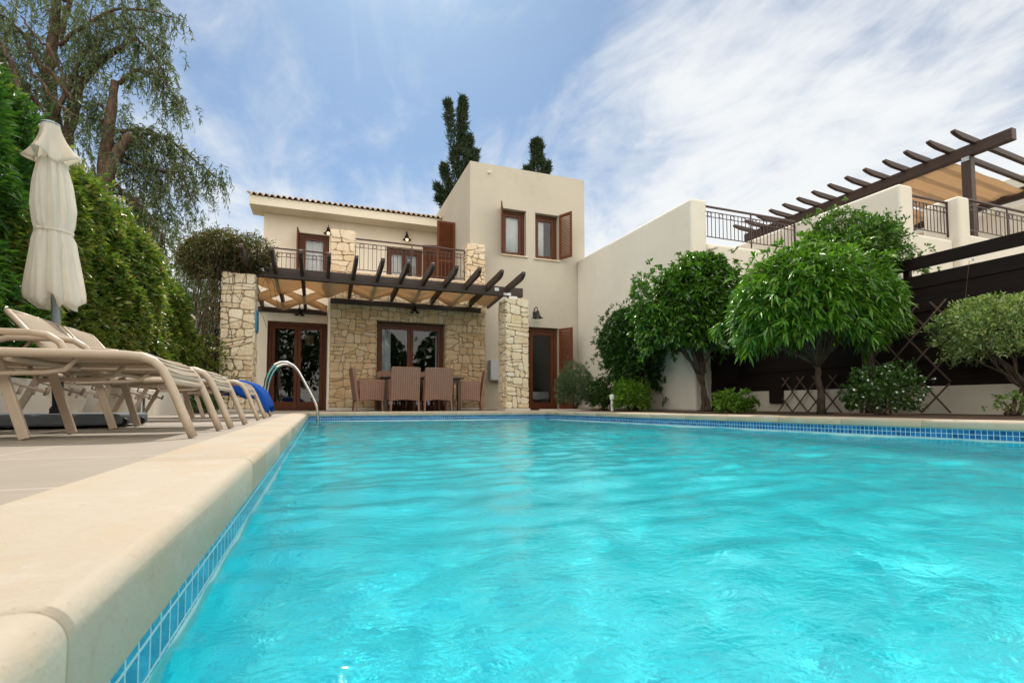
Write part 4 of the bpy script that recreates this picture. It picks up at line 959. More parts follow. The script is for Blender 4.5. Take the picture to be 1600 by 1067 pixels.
# hedge along the left: long clipped mass with a bulging face
def hedge(name, label, xf, depth, y0, y1, top, leafm, n, LL, WW, seed, z0=0.2, bulge=0.16, corem='core'):
    rng = np.random.default_rng(seed); t = thing(name, label, 'hedge', (xf-depth/2,(y0+y1)/2,z0))
    def lump(Y, Z): 
        return bulge*(np.sin(Y*1.7+Z*1.1)+np.sin(Y*3.1-Z*2.3+1)+0.7*np.sin(Y*6.3+Z*5.1+2)+0.5*np.sin(Y*9+Z*11))/2.2
    nf = int(n*0.72); Y = rng.uniform(y0,y1,nf); tz = np.array([top(v_) for v_ in Y]); fz = rng.random(nf)**0.9; Z = z0+(tz-z0)*fz
    edge = np.clip((fz-0.80)/0.2, 0, 1)
    X = xf + lump(Y,Z) - 0.35*edge**2 - np.abs(rng.normal(0,0.10,nf)) + 0.05*np.minimum(1,(Z-z0))
    keep = patch(np.stack([X,Y,Z],-1), rng, 3.2) > -0.50
    O = np.stack([np.ones(nf), np.zeros(nf), 0.25+edge],-1)
    P1, O1 = np.stack([X,Y,Z],-1)[keep], O[keep]
    n2 = n-nf; Y = rng.uniform(y0,y1,n2); X = rng.uniform(xf-depth, xf-0.1, n2); tz = np.array([top(v_) for v_ in Y]); Z = tz + 0.5*lump(Y,X*2) - np.abs(rng.normal(0,0.07,n2)) + (rng.random(n2)**6)*0.22
    P2 = np.stack([X,Y,Z],-1); O2 = np.stack([0.3*np.ones(n2),np.zeros(n2),np.ones(n2)],-1)
    n3 = n//8; Z3 = rng.uniform(z0, 1.6, n3); P3 = np.stack([rng.uniform(xf-depth,xf,n3), y1+lump(Z3,Z3)*0.6-np.abs(rng.normal(0,0.08,n3)), z0+(np.array([top(y1)]*n3)-z0)*rng.random(n3)],-1); O3 = np.stack([0.2*np.ones(n3),np.ones(n3)*(-0.2),0.4*np.ones(n3)],-1)
    P, O = np.concatenate([P1,P2,P3]), nrm(np.concatenate([O1,O2,O3]))
    k = 3; Pk, D = rosettes(P, O, k, rng, 0.85, 0.25, 0.018); m = len(Pk)
    leaf_mesh('leaves', leafm, t, Pk, D, LL*rng.uniform(0.6,1.25,m), WW*rng.uniform(0.7,1.2,m), rng, droop=0.15, upbias=0.68)
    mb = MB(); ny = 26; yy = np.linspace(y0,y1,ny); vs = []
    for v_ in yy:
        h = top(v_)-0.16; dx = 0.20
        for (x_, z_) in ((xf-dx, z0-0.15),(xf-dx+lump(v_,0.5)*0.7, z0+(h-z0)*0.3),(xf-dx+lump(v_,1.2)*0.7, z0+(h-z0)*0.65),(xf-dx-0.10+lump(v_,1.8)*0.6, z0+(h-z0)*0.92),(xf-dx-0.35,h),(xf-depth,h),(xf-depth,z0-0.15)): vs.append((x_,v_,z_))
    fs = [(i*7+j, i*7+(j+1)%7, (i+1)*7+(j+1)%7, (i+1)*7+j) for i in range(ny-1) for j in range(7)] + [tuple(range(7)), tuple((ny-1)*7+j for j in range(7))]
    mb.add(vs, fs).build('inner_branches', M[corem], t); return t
def htop(y):
    return float(np.interp(y, [-2,4.0,5.2,7.3,8.7,9.6,10.2,11.2], [2.45,2.42,2.44,2.36,2.30,2.12,1.72,1.30]))
hedge('hedge', 'long tall green hedge with yellowing leaves behind the sun loungers', -2.12, 0.95, 4.55, 10.6, htop, M['leaf_hedge'], 27000, 0.085, 0.036, 3, 0.36)
hedge('hedge', 'darker tall hedge with soft fronds at the left edge behind the parasol', -2.06, 0.9, -0.5, 5.0, htop, M['leaf_fern'], 15000, 0.095, 0.026, 4, 0.38)
pw = MB().box(-2.16,-1.962,-3,9.9,-0.05,0.325).build('planter_wall', M['planter'], None, bevel=0.012); tag(pw, 'low cream planter wall along the foot of the hedge', 'planter wall')
struct(rect('hedge_bed_soil', M['soil'], -4.2, -2.161, -3, 16, 0.2))
MB_ = None
t, tips, out = shrub('flowering_shrub', 'loose green shrub with white flowers between hedge end and vine pillar', (-1.98,10.75,0.0), (0.55,0.6,0.80), M['leaf_hedge'], 800, 6, 0.065, 0.032, 61, cz=0.68, amp=0.3)
rs = np.random.default_rng(5); sel = rs.choice(len(tips), 26); flowers(t, tips[sel]+out[sel]*0.03, 0.032, 2)
shrub('shrub', 'low dark green shrub on the paving at the foot of the vine pillar', (-1.78,9.6,0.0), (0.25,0.45,0.20), M['leaf_a'], 260, 6, 0.045, 0.02, 62)

# dry vine over the left pillar
vn = thing('climbing_vine', 'half-dry climbing vine piled on the left pergola pillar and hanging down its side', 'vine', (-1.85,10.9,0))
rng = np.random.default_rng(8)
tp1, o1 = crown_tips((-1.86,10.85,2.93), (0.62,0.5,0.44), 2900, rng, 0.3, 0.45, -0.9); tp2, o2 = crown_tips((-1.38,10.85,2.93), (0.46,0.42,0.33), 1500, rng, 0.3, 0.45, -0.9)
tp3 = np.stack([rng.normal(-1.86,0.10,420), rng.normal(10.75,0.14,420), rng.uniform(0.1,2.7,420)],-1); o3 = np.tile([[-.3,-.6,-.3]],(420,1))
TP = np.concatenate([tp1,tp2,tp3]); OO = np.concatenate([o1,o2,o3]); P, D = rosettes(TP, OO, 6, rng, 1.1, -0.1, 0.03); n = len(P)
leaf_mesh('leaves', M['leaf_vine'], vn, P, D, 0.05*rng.uniform(0.6,1.2,n), 0.026*rng.uniform(0.7,1.2,n), rng, droop=0.2)
mb = MB()
for i in range(46):
    x0 = rng.normal(-1.84,0.07); y0 = rng.normal(10.8,0.12); p = wander((x0,y0,0.0),(rng.normal(-1.8,0.16),rng.normal(10.82,0.15),rng.uniform(2.2,3.0)),16,rng,0.035); mb.tube(p, list(np.linspace(rng.uniform(0.006,0.017),0.003,16)), 5)
for i in range(280):
    a = tp1[rng.integers(len(tp1))] if i % 3 else tp2[rng.integers(len(tp2))]; e_ = a + np.array([rng.normal(0,0.18),rng.normal(0,0.1),-abs(rng.normal(0.28,0.28))]); mb.tube(wander(a,e_,7,rng,0.018), 0.0035, 4)
for i in range(22):
    a = tp1[rng.integers(len(tp1))] if i % 2 else tp2[rng.integers(len(tp2))]; e_ = a + np.array([rng.normal(-0.02,0.14),rng.normal(0,0.1),abs(rng.normal(0.12,0.10))]); mb.tube(wander(a,e_,6,rng,0.012), 0.003, 4)
mb.build('stems', M['twig'], vn, True)

# right-hand bed
tree('tree', 'dark dense clipped bush on short trunks, left of the glossy-leaved tree', 'tree', (6.32,9.2,0), (6.25,9.2,1.32), (0.72,0.64,0.92), M['leaf_a'], M['bark_grey'], 3600, 7, 0.085, 0.036, 71, 3, 0.035, 0.85, 0.15, 0.15, 'trees of the right-hand bed', False, 0.45, 0.45, -0.85, 10, -0.25)
q = at(1092,470,7.6)
tree('tree', 'glossy-leaved tree with forked pale trunk, left of the round bright green one', 'tree', (6.60,7.55,0), (q.x-0.02,7.6,1.90), (0.84,0.75,0.90), M['leaf_b'], M['bark_grey'], 1900, 9, 0.108, 0.040, 72, 2, 0.055, 0.75, 0.1, 0.25, 'trees of the right-hand bed', True, 0.38, 0.45, -0.82, 16, -0.26,
     extra=[((5.98,7.7,1.72),(0.60,0.55,0.62),900), ((6.60,7.55,2.60),(0.42,0.42,0.36),300)])
q = at(1268,465,5.0)
tree('tree', 'rounded bright green tree of long drooping leaves on a single dark trunk', 'tree', (6.42,5.05,0), (q.x,5.0,1.52), (0.97,0.86,0.74), M['leaf_c'], M['bark_grey'], 1650, 10, 0.135, 0.031, 73, 1, 0.050, 0.75, 0.05, 0.36, 'trees of the right-hand bed', True, 0.26, 0.5, -0.72, 26, -0.26, 0.5)
q = at(1352,405,5.3)
tree('tree', 'small-leaved climbing jasmine on many thin stems, behind the round bright green tree', 'tree', (7.35,5.0,0), (q.x-0.02,5.35,2.30), (1.0,0.62,0.70), M['leaf_d'], M['bark_grey'], 3300, 8, 0.070, 0.030, 74, 7, 0.022, 0.9, 0.2, 0.15, 'trees of the right-hand bed', False, 0.40, 0.4, -0.7, 28, -0.22, split_h=0.62)
q = at(1562,512,3.45)
tree('tree', 'small clipped tree with cream-edged leaves at the right edge', 'tree', (7.42,3.40,0), (q.x+0.14,3.5,0.965), (0.70,0.62,0.38), M['leaf_e'], M['bark_grey'], 1350, 8, 0.050, 0.024, 75, 2, 0.030, 0.85, 0.25, 0.1, 'trees of the right-hand bed', False, 0.26, 0.5, -0.75, 14, -0.35)
shrub('shrub', 'grey-green rosemary-like bush in front of the tower door shutter', (5.62,10.7,0), (0.47,0.42,0.50), M['leaf_rose'], 1500, 8, 0.085, 0.012, 81, group='low shrubs of the right-hand bed', spread=0.5, up=0.5, cz=0.46, amp=0.4)
shrub('shrub', 'dark green low bush just right of the grey-green bush', (6.02,10.1,0), (0.36,0.34,0.40), M['leaf_a'], 1100, 7, 0.055, 0.025, 82, group='low shrubs of the right-hand bed')
shrub('shrub', 'round yellow-green clipped bush beside the white bollard light', (5.93,8.9,0), (0.40,0.38,0.36), M['leaf_lime'], 1000, 7, 0.055, 0.025, 83, group='low shrubs of the right-hand bed', amp=0.3)
shrub('shrub', 'little lime-green plant at the pool edge under the glossy-leaved tree', (6.10,6.3,0), (0.32,0.28,0.19), M['leaf_lime'], 240, 7, 0.075, 0.030, 84, group='low shrubs of the right-hand bed', six=True)
t, tips, out = shrub('flowering_shrub', 'low dark jasmine bush dotted with small white flowers under the climbing jasmine', (6.50,4.30,0), (0.44,0.40,0.33), M['leaf_a'], 560, 7, 0.052, 0.026, 85, group='low shrubs of the right-hand bed')
front = np.where((out[:,1] < 0.2))[0]; sel = rs.choice(front, 60); flowers(t, tips[sel]+out[sel]*0.03, 0.016, 3)
shrub('shrub', 'sparse seedling at the foot of the small cream-edged tree', (7.1,3.35,0), (0.16,0.16,0.16), M['leaf_lime'], 40, 5, 0.045, 0.020, 86, group='low shrubs of the right-hand bed')
shrub('shrub', 'straggly green shoot on the fence boards right of the jasmine stems', (7.62,4.75,0.55), (0.16,0.22,0.14), M['leaf_a'], 60, 6, 0.05, 0.024, 87, group='low shrubs of the right-hand bed', cz=0.05)
q = at(1522,406,4.2); fl = thing('flower_head', 'single pale flower head poking through the gap under the fence top rail', 'flower', (7.77,4.0,1.95))
flowers(fl, [np.array((7.775,3.99,1.985))+np.random.default_rng(3).normal(0,0.012,3) for _ in range(7)], 0.022, 9, 'petals'); MB().tube([(7.70,4.05,1.2),(7.74,4.02,1.6),(7.775,3.99,1.98)], 0.003, 5).build('stem', M['twig'], fl)

# pepper tree behind the hedge
rng = np.random.default_rng(17)
pt = thing('pepper_tree', 'tall ragged pepper tree with lopped limbs and hanging foliage behind the hedge', 'tree', (-3.9,12,0.0))
Yp = 12.0
def A_(x, y, dy=0.0): return np.array(at(x-8, y, Yp+dy))
mb = MB()
limbs = [([(160,640),(158,420),(165,330),(172,262),(180,205),(190,128)], 0.17, 0.075, 0), ([(160,330),(172,285),(190,245),(214,214)], 0.125, 0.07, -0.3),
         ([(120,640),(112,400),(105,260),(92,190),(84,120),(92,60),(100,-20),(108,-120)], 0.17, 0.06, 0.6), ([(108,260),(122,175),(135,130),(160,98),(192,78)], 0.10, 0.055, 0.3), ([(100,60),(112,20),(128,-40)], 0.06, 0.04, 0.6),
         ([(40,640),(40,330),(30,140),(12,90),(-10,40)], 0.10, 0.04, 1.0)]
for pts, ra, rb, dy in limbs:
    ctl = np.array([A_(x,y,dy) for x,y in pts]); tt = np.linspace(0,len(ctl)-1,len(ctl)*4); p = np.stack([np.interp(tt, np.arange(len(ctl)), ctl[:,i]) for i in range(3)],-1); p += np.cumsum(rng.normal(0,0.012,p.shape),0)*0.6
    rr = np.linspace(ra,rb,len(p))*(1+rng.normal(0,0.12,len(p))); mb.tube(p, list(rr), 11)
mb.build('trunk', M['bark_red'], pt, True)
bb = MB(); tw_start = []
brs = [[(180,205),(205,200),(235,196),(270,215),(296,245),(318,300)],[(178,240),(215,205),(260,205),(300,235),(335,265),(350,280)],[(190,130),(215,110),(250,120),(285,165)],[(100,70),(150,30),(200,15),(250,20),(290,30)],[(92,180),(130,90),(180,45),(235,40),(275,70)],
       [(185,230),(215,250),(250,300),(275,350)],[(172,300),(210,300),(245,340),(262,390)],[(190,80),(225,60),(262,100),(280,150)],[(84,120),(50,60),(20,30),(-20,30)],[(92,190),(60,150),(30,100),(0,80)],[(108,0),(60,-30),(10,-40)],[(108,-60),(170,-40),(230,-20),(270,10)],[(40,200),(20,160),(-20,150)],
       [(190,250),(235,262),(285,268),(312,330)],[(150,300),(165,350),(190,400)],[(112,240),(80,215),(45,215),(20,240)],[(160,98),(150,60),(160,10)],[(180,180),(150,160),(130,190)],[(200,215),(240,230),(270,290)],[(185,280),(225,320),(240,375)]]
for pts in brs:
    dy = rng.uniform(-1.2,1.2); ctl = np.array([A_(x,y,dy*i/len(pts)) for i,(x,y) in enumerate(pts)]); tt = np.linspace(0,len(ctl)-1,len(ctl)*5); p = np.stack([np.interp(tt,np.arange(len(ctl)),ctl[:,i]) for i in range(3)],-1)+np.cumsum(rng.normal(0,0.015,(len(tt),3)),0)
    bb.tube(p, list(np.linspace(0.045,0.008,len(p))), 6)
    for i in range(3,len(p)): 
        for _ in range(3): tw_start.append(p[i]+rng.normal(0,0.10,3))
for (a, m_, c) in (((120,155),(82,70),(40,25)),((120,160),(65,95),(55,85)),((122,185),(70,125),(50,95)),((35,140),(15,75),(0,45))):
    dy = rng.uniform(-0.8,0.2); p = np.concatenate([wander(A_(*a,dy),A_(*m_,dy),8,rng,0.03), wander(A_(*m_,dy),A_(*c,dy),8,rng,0.03)[1:]]); bb.tube(p, list(np.linspace(0.035,0.014,len(p))), 6)
# fill of twigs through the crown
for (cx, cy, rx, ry, n) in ((60,60,95,95,105),(60,170,85,90,80),(200,70,90,70,52),(235,160,60,60,26),(205,300,70,75,72),(262,300,48,72,46),(255,370,32,42,24),(25,100,60,90,80),(140,140,60,70,55),(150,20,80,50,55),(130,250,70,60,60),(180,200,50,50,24)):
    for _ in range(n):
        r_ = math.sqrt(rng.random()); th = rng.uniform(0,6.28); tw_start.append(A_(cx+rx*r_*math.cos(th), cy+ry*r_*math.sin(th), rng.normal(0.7,0.9)))
LP, LD = [], []
for s0 in tw_start:
    L = rng.uniform(0.35,0.95); d0 = np.array([rng.normal(0.08,0.45),rng.normal(0,0.45),rng.uniform(-0.5,0.35)]); n = 9; t_ = np.linspace(0,1,n)[:,None]
    p = s0 + d0*L*0.55*t_ + np.array([0,0,-1.0])*L*0.75*t_**2 + np.cumsum(rng.normal(0,0.012,(n,3)),0); bb.tube(p, list(np.linspace(0.006,0.002,n)), 3, False)
    m_ = int(14+19*L); u_ = rng.uniform(0.1,1,m_)*(n-1); q = np.stack([np.interp(u_,np.arange(n),p[:,i]) for i in range(3)],-1); LP.append(q); dd = rng.normal(0,0.75,(m_,3)); dd[:,2] -= 0.75; LD.append(dd)
bb.build('branches', M['bark_red'], pt, True, fix=False)
P, D = np.concatenate(LP), np.concatenate(LD); n = len(P)
leaf_mesh('crown', M['leaf_pepper'], pt, P, D, 0.10*rng.uniform(0.5,1.3,n), 0.021*rng.uniform(0.6,1.3,n), rng, droop=0.2, upbias=0.2)
# pine and scrub in the gap behind the vine
rng = np.random.default_rng(9); pn = thing('pine_tree', 'dark soft pine standing behind the hedge end and the vine', 'tree', (-3.55,19,0))
MB().tube(wander((-3.55,19,0),(-3.5,19,4.0),8,rng,0.03), list(np.linspace(0.16,0.05,8)), 8).build('trunk', M['bark_grey'], pn, True)
tp_, o_ = crown_tips((-3.55,19,2.35), (1.5,1.3,2.1), 2600, rng, 0.35, 0.3, -0.95); P, D = rosettes(tp_, o_, 12, rng, 0.7, 0.35, 0.03); n = len(P)
leaf_mesh('crown', M['leaf_pine'], pn, P, D, 0.15*rng.uniform(0.6,1.2,n), 0.011*np.ones(n), rng, droop=0.1)
tree('tree', 'pale airy young tree rising between the hedge and the pine', 'tree', (-3.4,16,0), (-3.15,16,3.3), (0.6,0.6,1.25), M['leaf_pepper'], M['bark_red'], 420, 7, 0.12, 0.022, 91, 1, 0.05, 0.9, -0.5, 0.4, None, False, 0.35, 0.3, -0.8, 16, 0.0)
# cypresses behind the tower
def cypress(label, c0, Y, spires, seed):
    rng = np.random.default_rng(seed); b = at(*c0, Y); t = thing('cypress_tree', label, 'tree', (b.x, Y, 0), 'cypresses behind the tower'); P, D = [], []; mb = MB()
    mb.tube([(b.x,Y,0),(b.x,Y,at(*spires[0][-1][:2],Y).z-0.3)], [0.22,0.03], 8); mb.build('trunk', M['bark_grey'], t, True)
    for sp in spires:
        pts = np.array([at(x,y,Y) for x,y,r in sp]); rr = np.array([r for *_,r in sp])/800*Y*0.74; n = int(120*len(sp)*rr.mean()/0.35)+70; u_ = rng.random(n)*(len(sp)-1)
        c = np.stack([np.interp(u_,np.arange(len(sp)),pts[:,i]) for i in range(3)],-1); r_ = np.interp(u_,np.arange(len(sp)),rr)*np.sqrt(rng.random(n))*(0.9+0.75*patch(c,rng,3.5)); th = rng.uniform(0,6.28,n)
        o = np.stack([np.cos(th),np.sin(th),np.zeros(n)],-1); P.append(c+o*r_[:,None]); D.append(nrm(pts[-1]-pts[0]+1e-6)*1.2+o*1.1)
    P, D = np.concatenate(P), nrm(np.concatenate(D)); k = 9; Pk, Dk = np.repeat(P,k,0)+rng.normal(0,0.06,(len(P)*k,3)), nrm(np.repeat(D,k,0)+rng.normal(0,0.38,(len(P)*k,3))); n = len(Pk)
    leaf_mesh('crown', M['leaf_cyp'], t, Pk, Dk, 0.26*rng.uniform(0.5,1.2,n), 0.045*np.ones(n), rng, droop=0.0, upbias=0.2)
cypress('tall split-topped cypress with stray side shoots, left of the tower top', (716,400), 24.0,
        [[(716,400,34),(716,320,29),(718,260,19),(721,215,11),(722,180,6),(724,156,3)],[(712,260,8),(706,210,7),(701,172,4),(699,161,2)],[(722,300,12),(730,245,8),(733,214,3)],[(728,300,12),(738,258,7),(744,237,3)],[(708,320,9),(697,275,5),(694,260,3)],[(710,330,10),(693,305,5),(683,291,2)],[(708,345,8),(692,315,6),(686,310,3)],[(724,280,12),(738,255,6)]], 5)
cypress('shorter rounded cypress showing over the flat tower roof', (840,400), 26.0, [[(840,400,28),(841,300,22),(840,262,18),(839,236,12),(839,221,6)],[(850,290,9),(856,256,4)],[(828,290,9),(824,262,5)]], 6)
# trees behind the photographer, mirrored in the panes
for i, (x, y, h, w) in enumerate(((-7,-11,5.4,2.6),(-2,-13,6.2,2.8),(3.5,-12,5.2,2.6),(9,-11,5.6,2.8))):
    tree('garden_tree', ['broad dark tree at the left behind the pool end','tallest dark tree behind the middle of the pool end','dark tree right of the tallest one behind the pool end','broad dark tree at the right behind the pool end'][i], 'tree', (x,y,0), (x,y,h*0.52), (w,w,h*0.50), M['leaf_a'], M['bark_grey'], 1500, 7, 0.28, 0.13, 200+i, 1, 0.12, 0.9, 0.2, 0.2, 'trees behind the pool end', False, 0.3, 0.5, -0.8, 8, -0.2)

# ------------------------------------------------------------------ sun loungers
def lounger(label, xf, y0, y1, rot=0, hinge=0.92, bl=0.62, ang=0, arm=True):
    """Foot end at xf facing the pool, rails at y0 and y1 (rot turns the head end away)"""
    r_ = thing('sun_lounger', label, 'sun lounger', (xf,y0,0), 'sun loungers along the pool deck'); w = y1-y0; H = 0.335; hx = hinge; TL = 1.42
    o = Vector((xf,y0,0)); P = lambda u_, v_, z: o+Vector((-u_, v_, z)); rad = 0.0175
    fr = MB(); end = hx if ang else TL
    curve = [(0.0,0.0),(0.03,0.075),(0.065,0.165),(0.095,0.235),(0.118,0.281),(0.148,0.313),(0.19,0.331),(0.25,0.337),(0.6,H),(1.0,H),(TL,H)]
    for v_ in (0, w): fr.tube([P(a,v_,z) for a,z in curve], rad, 12)
    fr.tube([P(0.098,0.01,0.235),P(0.098,w-0.01,0.235)], 0.013, 8)
    for a in (0.62, 1.02, 1.40): fr.tube([P(a,0.0,H-0.022),P(a,w,H-0.022)], 0.013, 8)
    for v_ in (0.05, w-0.05):  # under-rail brackets carrying the legs
        fr.tube([P(0.42,v_*1.0,H-0.01),P(0.46,v_,H-0.06),P(0.52,v_,H-0.072),P(0.75,v_,H-0.085),P(0.79,v_,H-0.02)], 0.010, 8)
    fr.build('frame', M['taupe'], r_, True)
    for v_ in (0.10, w-0.10):
        for a0, a1 in ((0.690,0.595),(1.10,1.24)): MB().bar(P(a0,v_,H-0.03),P(a1,v_,0.0),0.022,0.036,(1,0,0.2)).build('leg', M['taupe'], r_, bevel=0.004)
    # seat sling wraps over the curved foot end
    us = [0.094,0.110,0.128,0.150,0.175,0.21,0.26]+list(np.linspace(0.34,end-0.02,14)); zs = np.interp(us,[c[0] for c in curve],[c[1] for c in curve]); nv_ = 9; V = []
    for a,z in zip(us,zs):
        for j in range(nv_): s_ = j/(nv_-1); V.append(P(a,s_*w,z+0.004-0.020*math.sin(math.pi*s_)*min(1,(a-0.09)/0.3)+0.010))
    m = len(us); F_ = [ (i*nv_+j,i*nv_+j+1,(i+1)*nv_+j+1,(i+1)*nv_+j) for i in range(m-1) for j in range(nv_-1)]
    sg = MB().add(V,F_).build('seat_sling', M['sling'], r_, True); md = sg.modifiers.new('thickness','SOLIDIFY'); md.thickness = 0.003
    st = MB()
    for a in np.linspace(0.092,0.20,7):
        z = float(np.interp(a,[c[0] for c in curve],[c[1] for c in curve])); st.tube([P(a,0.012,z+0.018),P(a,w*0.5,z+0.010),P(a,w-0.012,z+0.018)], 0.0045, 6)
    st.build('foot_straps', M['taupe'], r_, True)
    if ang:
        ca, sa = math.cos(ang), math.sin(ang); Q = lambda s_, v_, n_=0: P(hx+s_*ca+n_*sa, v_, H+0.012+s_*sa-n_*ca)
        bf = MB(); 
        for v_ in (0.03,w-0.03): bf.tube([Q(0,v_),Q(bl*0.5,v_),Q(bl,v_)], 0.014, 10)
        bf.tube([Q(bl,0.03),Q(bl,w-0.03)], 0.014, 10); bf.tube([Q(0.02,0.03),Q(0.02,w-0.03)], 0.010, 8); bo = bf.build('backrest', M['taupe'], r_, True)
        V = [Q(s_,0.03+(w-0.06)*t_,-0.012*math.sin(math.pi*t_)) for s_ in np.linspace(0,bl,8) for t_ in np.linspace(0,1,7)]
        q_ = MB().add(V,[(i*7+j,i*7+j+1,(i+1)*7+j+1,(i+1)*7+j) for i in range(7) for j in range(6)]).build('sling', M['sling'], bo, True); md = q_.modifiers.new('thickness','SOLIDIFY'); md.thickness = 0.004
        for v_ in (0.09,w-0.09):
            pr = MB().tube([Q(bl*0.55,v_,0.01),P(hx+0.30,v_,H-0.06),P(hx+0.08,v_,H-0.13)], 0.009, 8)
            for j in range(4): pr.bar(P(hx+0.06+j*0.06,v_,H-0.10),P(hx+0.075+j*0.06,v_,H-0.145),0.008,0.016,(1,0,0))
            pr.build('backrest_prop', M['taupe'], r_, True)
    if arm:
        for v_ in (-0.004,w+0.004):
            ap = [P(0.66,v_,H+0.0),P(0.672,v_,H+0.05),P(0.70,v_,H+0.105),P(0.75,v_,H+0.138),P(0.82,v_,H+0.148),P(1.02,v_,H+0.145),P(1.10,v_,H+0.12),P(1.145,v_,H+0.06),P(1.155,v_,H)]
            am = MB(); n = len(ap)
            for a, c in zip(ap[:-1],ap[1:]): pass
            am.tube(ap, 0.0165, 10).build('armrest', M['taupe'], r_, True)
    r_.rotation_euler.z = -rot
    return r_
lounger('nearest taupe sun lounger, laid flat and running out of the left edge', -0.487, 2.48, 3.10, 0, 0.92, 0.6, 0)
lounger('second taupe sun lounger from the camera, back raised in front of the parasol', -0.470, 3.36, 3.97, 0, 0.82, 0.36, R(50))
lounger('third taupe sun lounger, back raised behind the parasol pole', -0.490, 5.00, 5.61, 0, 1.08, 0.52, R(50))
lounger('farthest taupe sun lounger, with the blue towel over its foot end', -0.525, 6.05, 6.66, 0, 1.0, 0.5, R(40))
# blue towel draped over the last lounger
tw_ = []; xs_u = [(-0.075,0.12),(-0.06,0.17),(-0.045,0.215),(-0.015,0.275),(0.03,0.325),(0.075,0.362),(0.13,0.388),(0.2,0.396),(0.3,0.396),(0.42,0.396),(0.55,0.394),(0.68,0.394)]
nv_ = 26; V = []
for i,(a,z) in enumerate(xs_u):
    for j in range(nv_):
        s_ = -0.10+1.20*j/(nv_-1); y = 6.05+s_*0.61; dz_ = 0.0; yy = y
        if s_ < 0: dz_ = -(-s_)*(1.75 if i < 8 else 0.25) - 0.02*math.sin(i*1.1); yy = 6.05-0.028+0.010*math.sin(i*0.9)
        elif s_ > 1: dz_ = -(s_-1)*1.6; yy = 6.66+0.028
        V.append((-0.525-0.05-a+0.012*math.sin(j*0.9+i*0.4), yy, max(0.05, z+dz_+0.006*math.sin(j*0.8+i*0.7)-0.012*math.sin(math.pi*min(1,max(0,s_))))))
m = len(xs_u)
to = MB().add(V,[(i*nv_+j,i*nv_+j+1,(i+1)*nv_+j+1,(i+1)*nv_+j) for i in range(m-1) for j in range(nv_-1)]).build('towel', M['blue_towel'], None, True, subsurf=1)
sm = to.modifiers.new('thickness','SOLIDIFY'); sm.thickness = 0.008; tag(to, 'royal blue towel draped over the foot of the farthest sun lounger', 'towel')

# ------------------------------------------------------------------ closed parasol
ub = at(92, 664, 4.05); ux, uy = ub.x, 4.05; ut = at(79, 192, 4.05)
um = thing('parasol', 'closed cream parasol tied at the waist on a grey pole in a dark base', 'parasol', (ux,uy,0)); SCU = 1.0
def AZ(y): return at(92, y, uy).z
zt_, zc, zs, zb = AZ(195), AZ(258), AZ(364), AZ(472)
LX = (ut.x-ux)/zt_                       # it leans a little
def UX(z): return ux+LX*z
lean = 0.0
MB().tube([(UX(0.05),uy,0.05),(UX(0.52),uy,0.52)], 0.030, 16).build('pole_sleeve', M['black_plastic'], um, True)
MB().tube([(UX(0.5),uy,0.50),(UX(zt_),uy,zt_-0.01)], 0.0225, 16).build('pole', M['pole_grey'], um, True)
bs = MB(); hexp = []
for (dx, dy) in ((-0.36,-0.30),(-0.20,-0.42),(0.22,-0.40),(0.34,-0.28),(0.36,0.22),(0.22,0.34),(-0.22,0.34),(-0.36,0.22)): hexp.append((ux+dx*1.15,uy+dy*1.05))
bs.prism(hexp,'z',0.012,0.080); hub = bs.build('base', M['base_grey'], um, bevel=0.016, seg=3); MB().lathe([(0.05,0.0),(0.05,0.03),(0.036,0.05),(0.0,0.05)], (ux,uy,0.080), 20).build('collar', M['black_plastic'], hub, 'auto')
for (dx, dy) in ((0.335,-0.18),(0.345,0.12),(-0.2,-0.39)):
    MB().tube([(ux+dx*1.17,uy+dy-0.02,0.028),(ux+dx*1.17,uy+dy+0.02,0.028)], 0.026, 14).build('castor', M['black_plastic'], hub, 'auto')
nth, nz = 144, 40; th = np.linspace(0,2*math.pi,nth,endpoint=False); V = []
zz = np.linspace(zc+0.02, zb, nz); rp = np.interp(zz, [zb, zb+0.06, zs-0.07, zs-0.012, zs, zs+0.02, zs+0.16, zc-0.12, zc+0.02][:9], [0.126,0.127,0.100,0.088,0.084,0.090,0.100,0.088,0.064])
rngu = np.random.default_rng(4); fph = rngu.uniform(0,6.28,4)
for i,(z,r_) in enumerate(zip(zz,rp)):
    k = (zc-z)/(zc-zb); below = max(0,(zs-z)/(zs-zb)); tight = math.exp(-((z-zs)/0.03)**2)
    sw_ = np.sin(8*th+fph[0]+0.6*k); ring = r_*(1+(0.15+0.10*below)*(1-0.7*tight)*(2*np.abs(np.sin(4*th+fph[0]*0.5+0.3*k))**0.7-1.25)+0.05*np.sin(13*th+fph[1]+2*k)+0.03*(1-tight)*np.sin(5*th+fph[2]-1.5*k)+0.022*np.sin(21*th+fph[3]+z*9))
    dzb = 0 if i < nz-1 else 0
    zr = z + below**2*(0.030*np.sin(4*th+1.0)+0.014*np.sin(9*th+2.0)); V.append(np.stack([UX(zr)+ring*np.cos(th),uy+ring*np.sin(th),zr],-1))
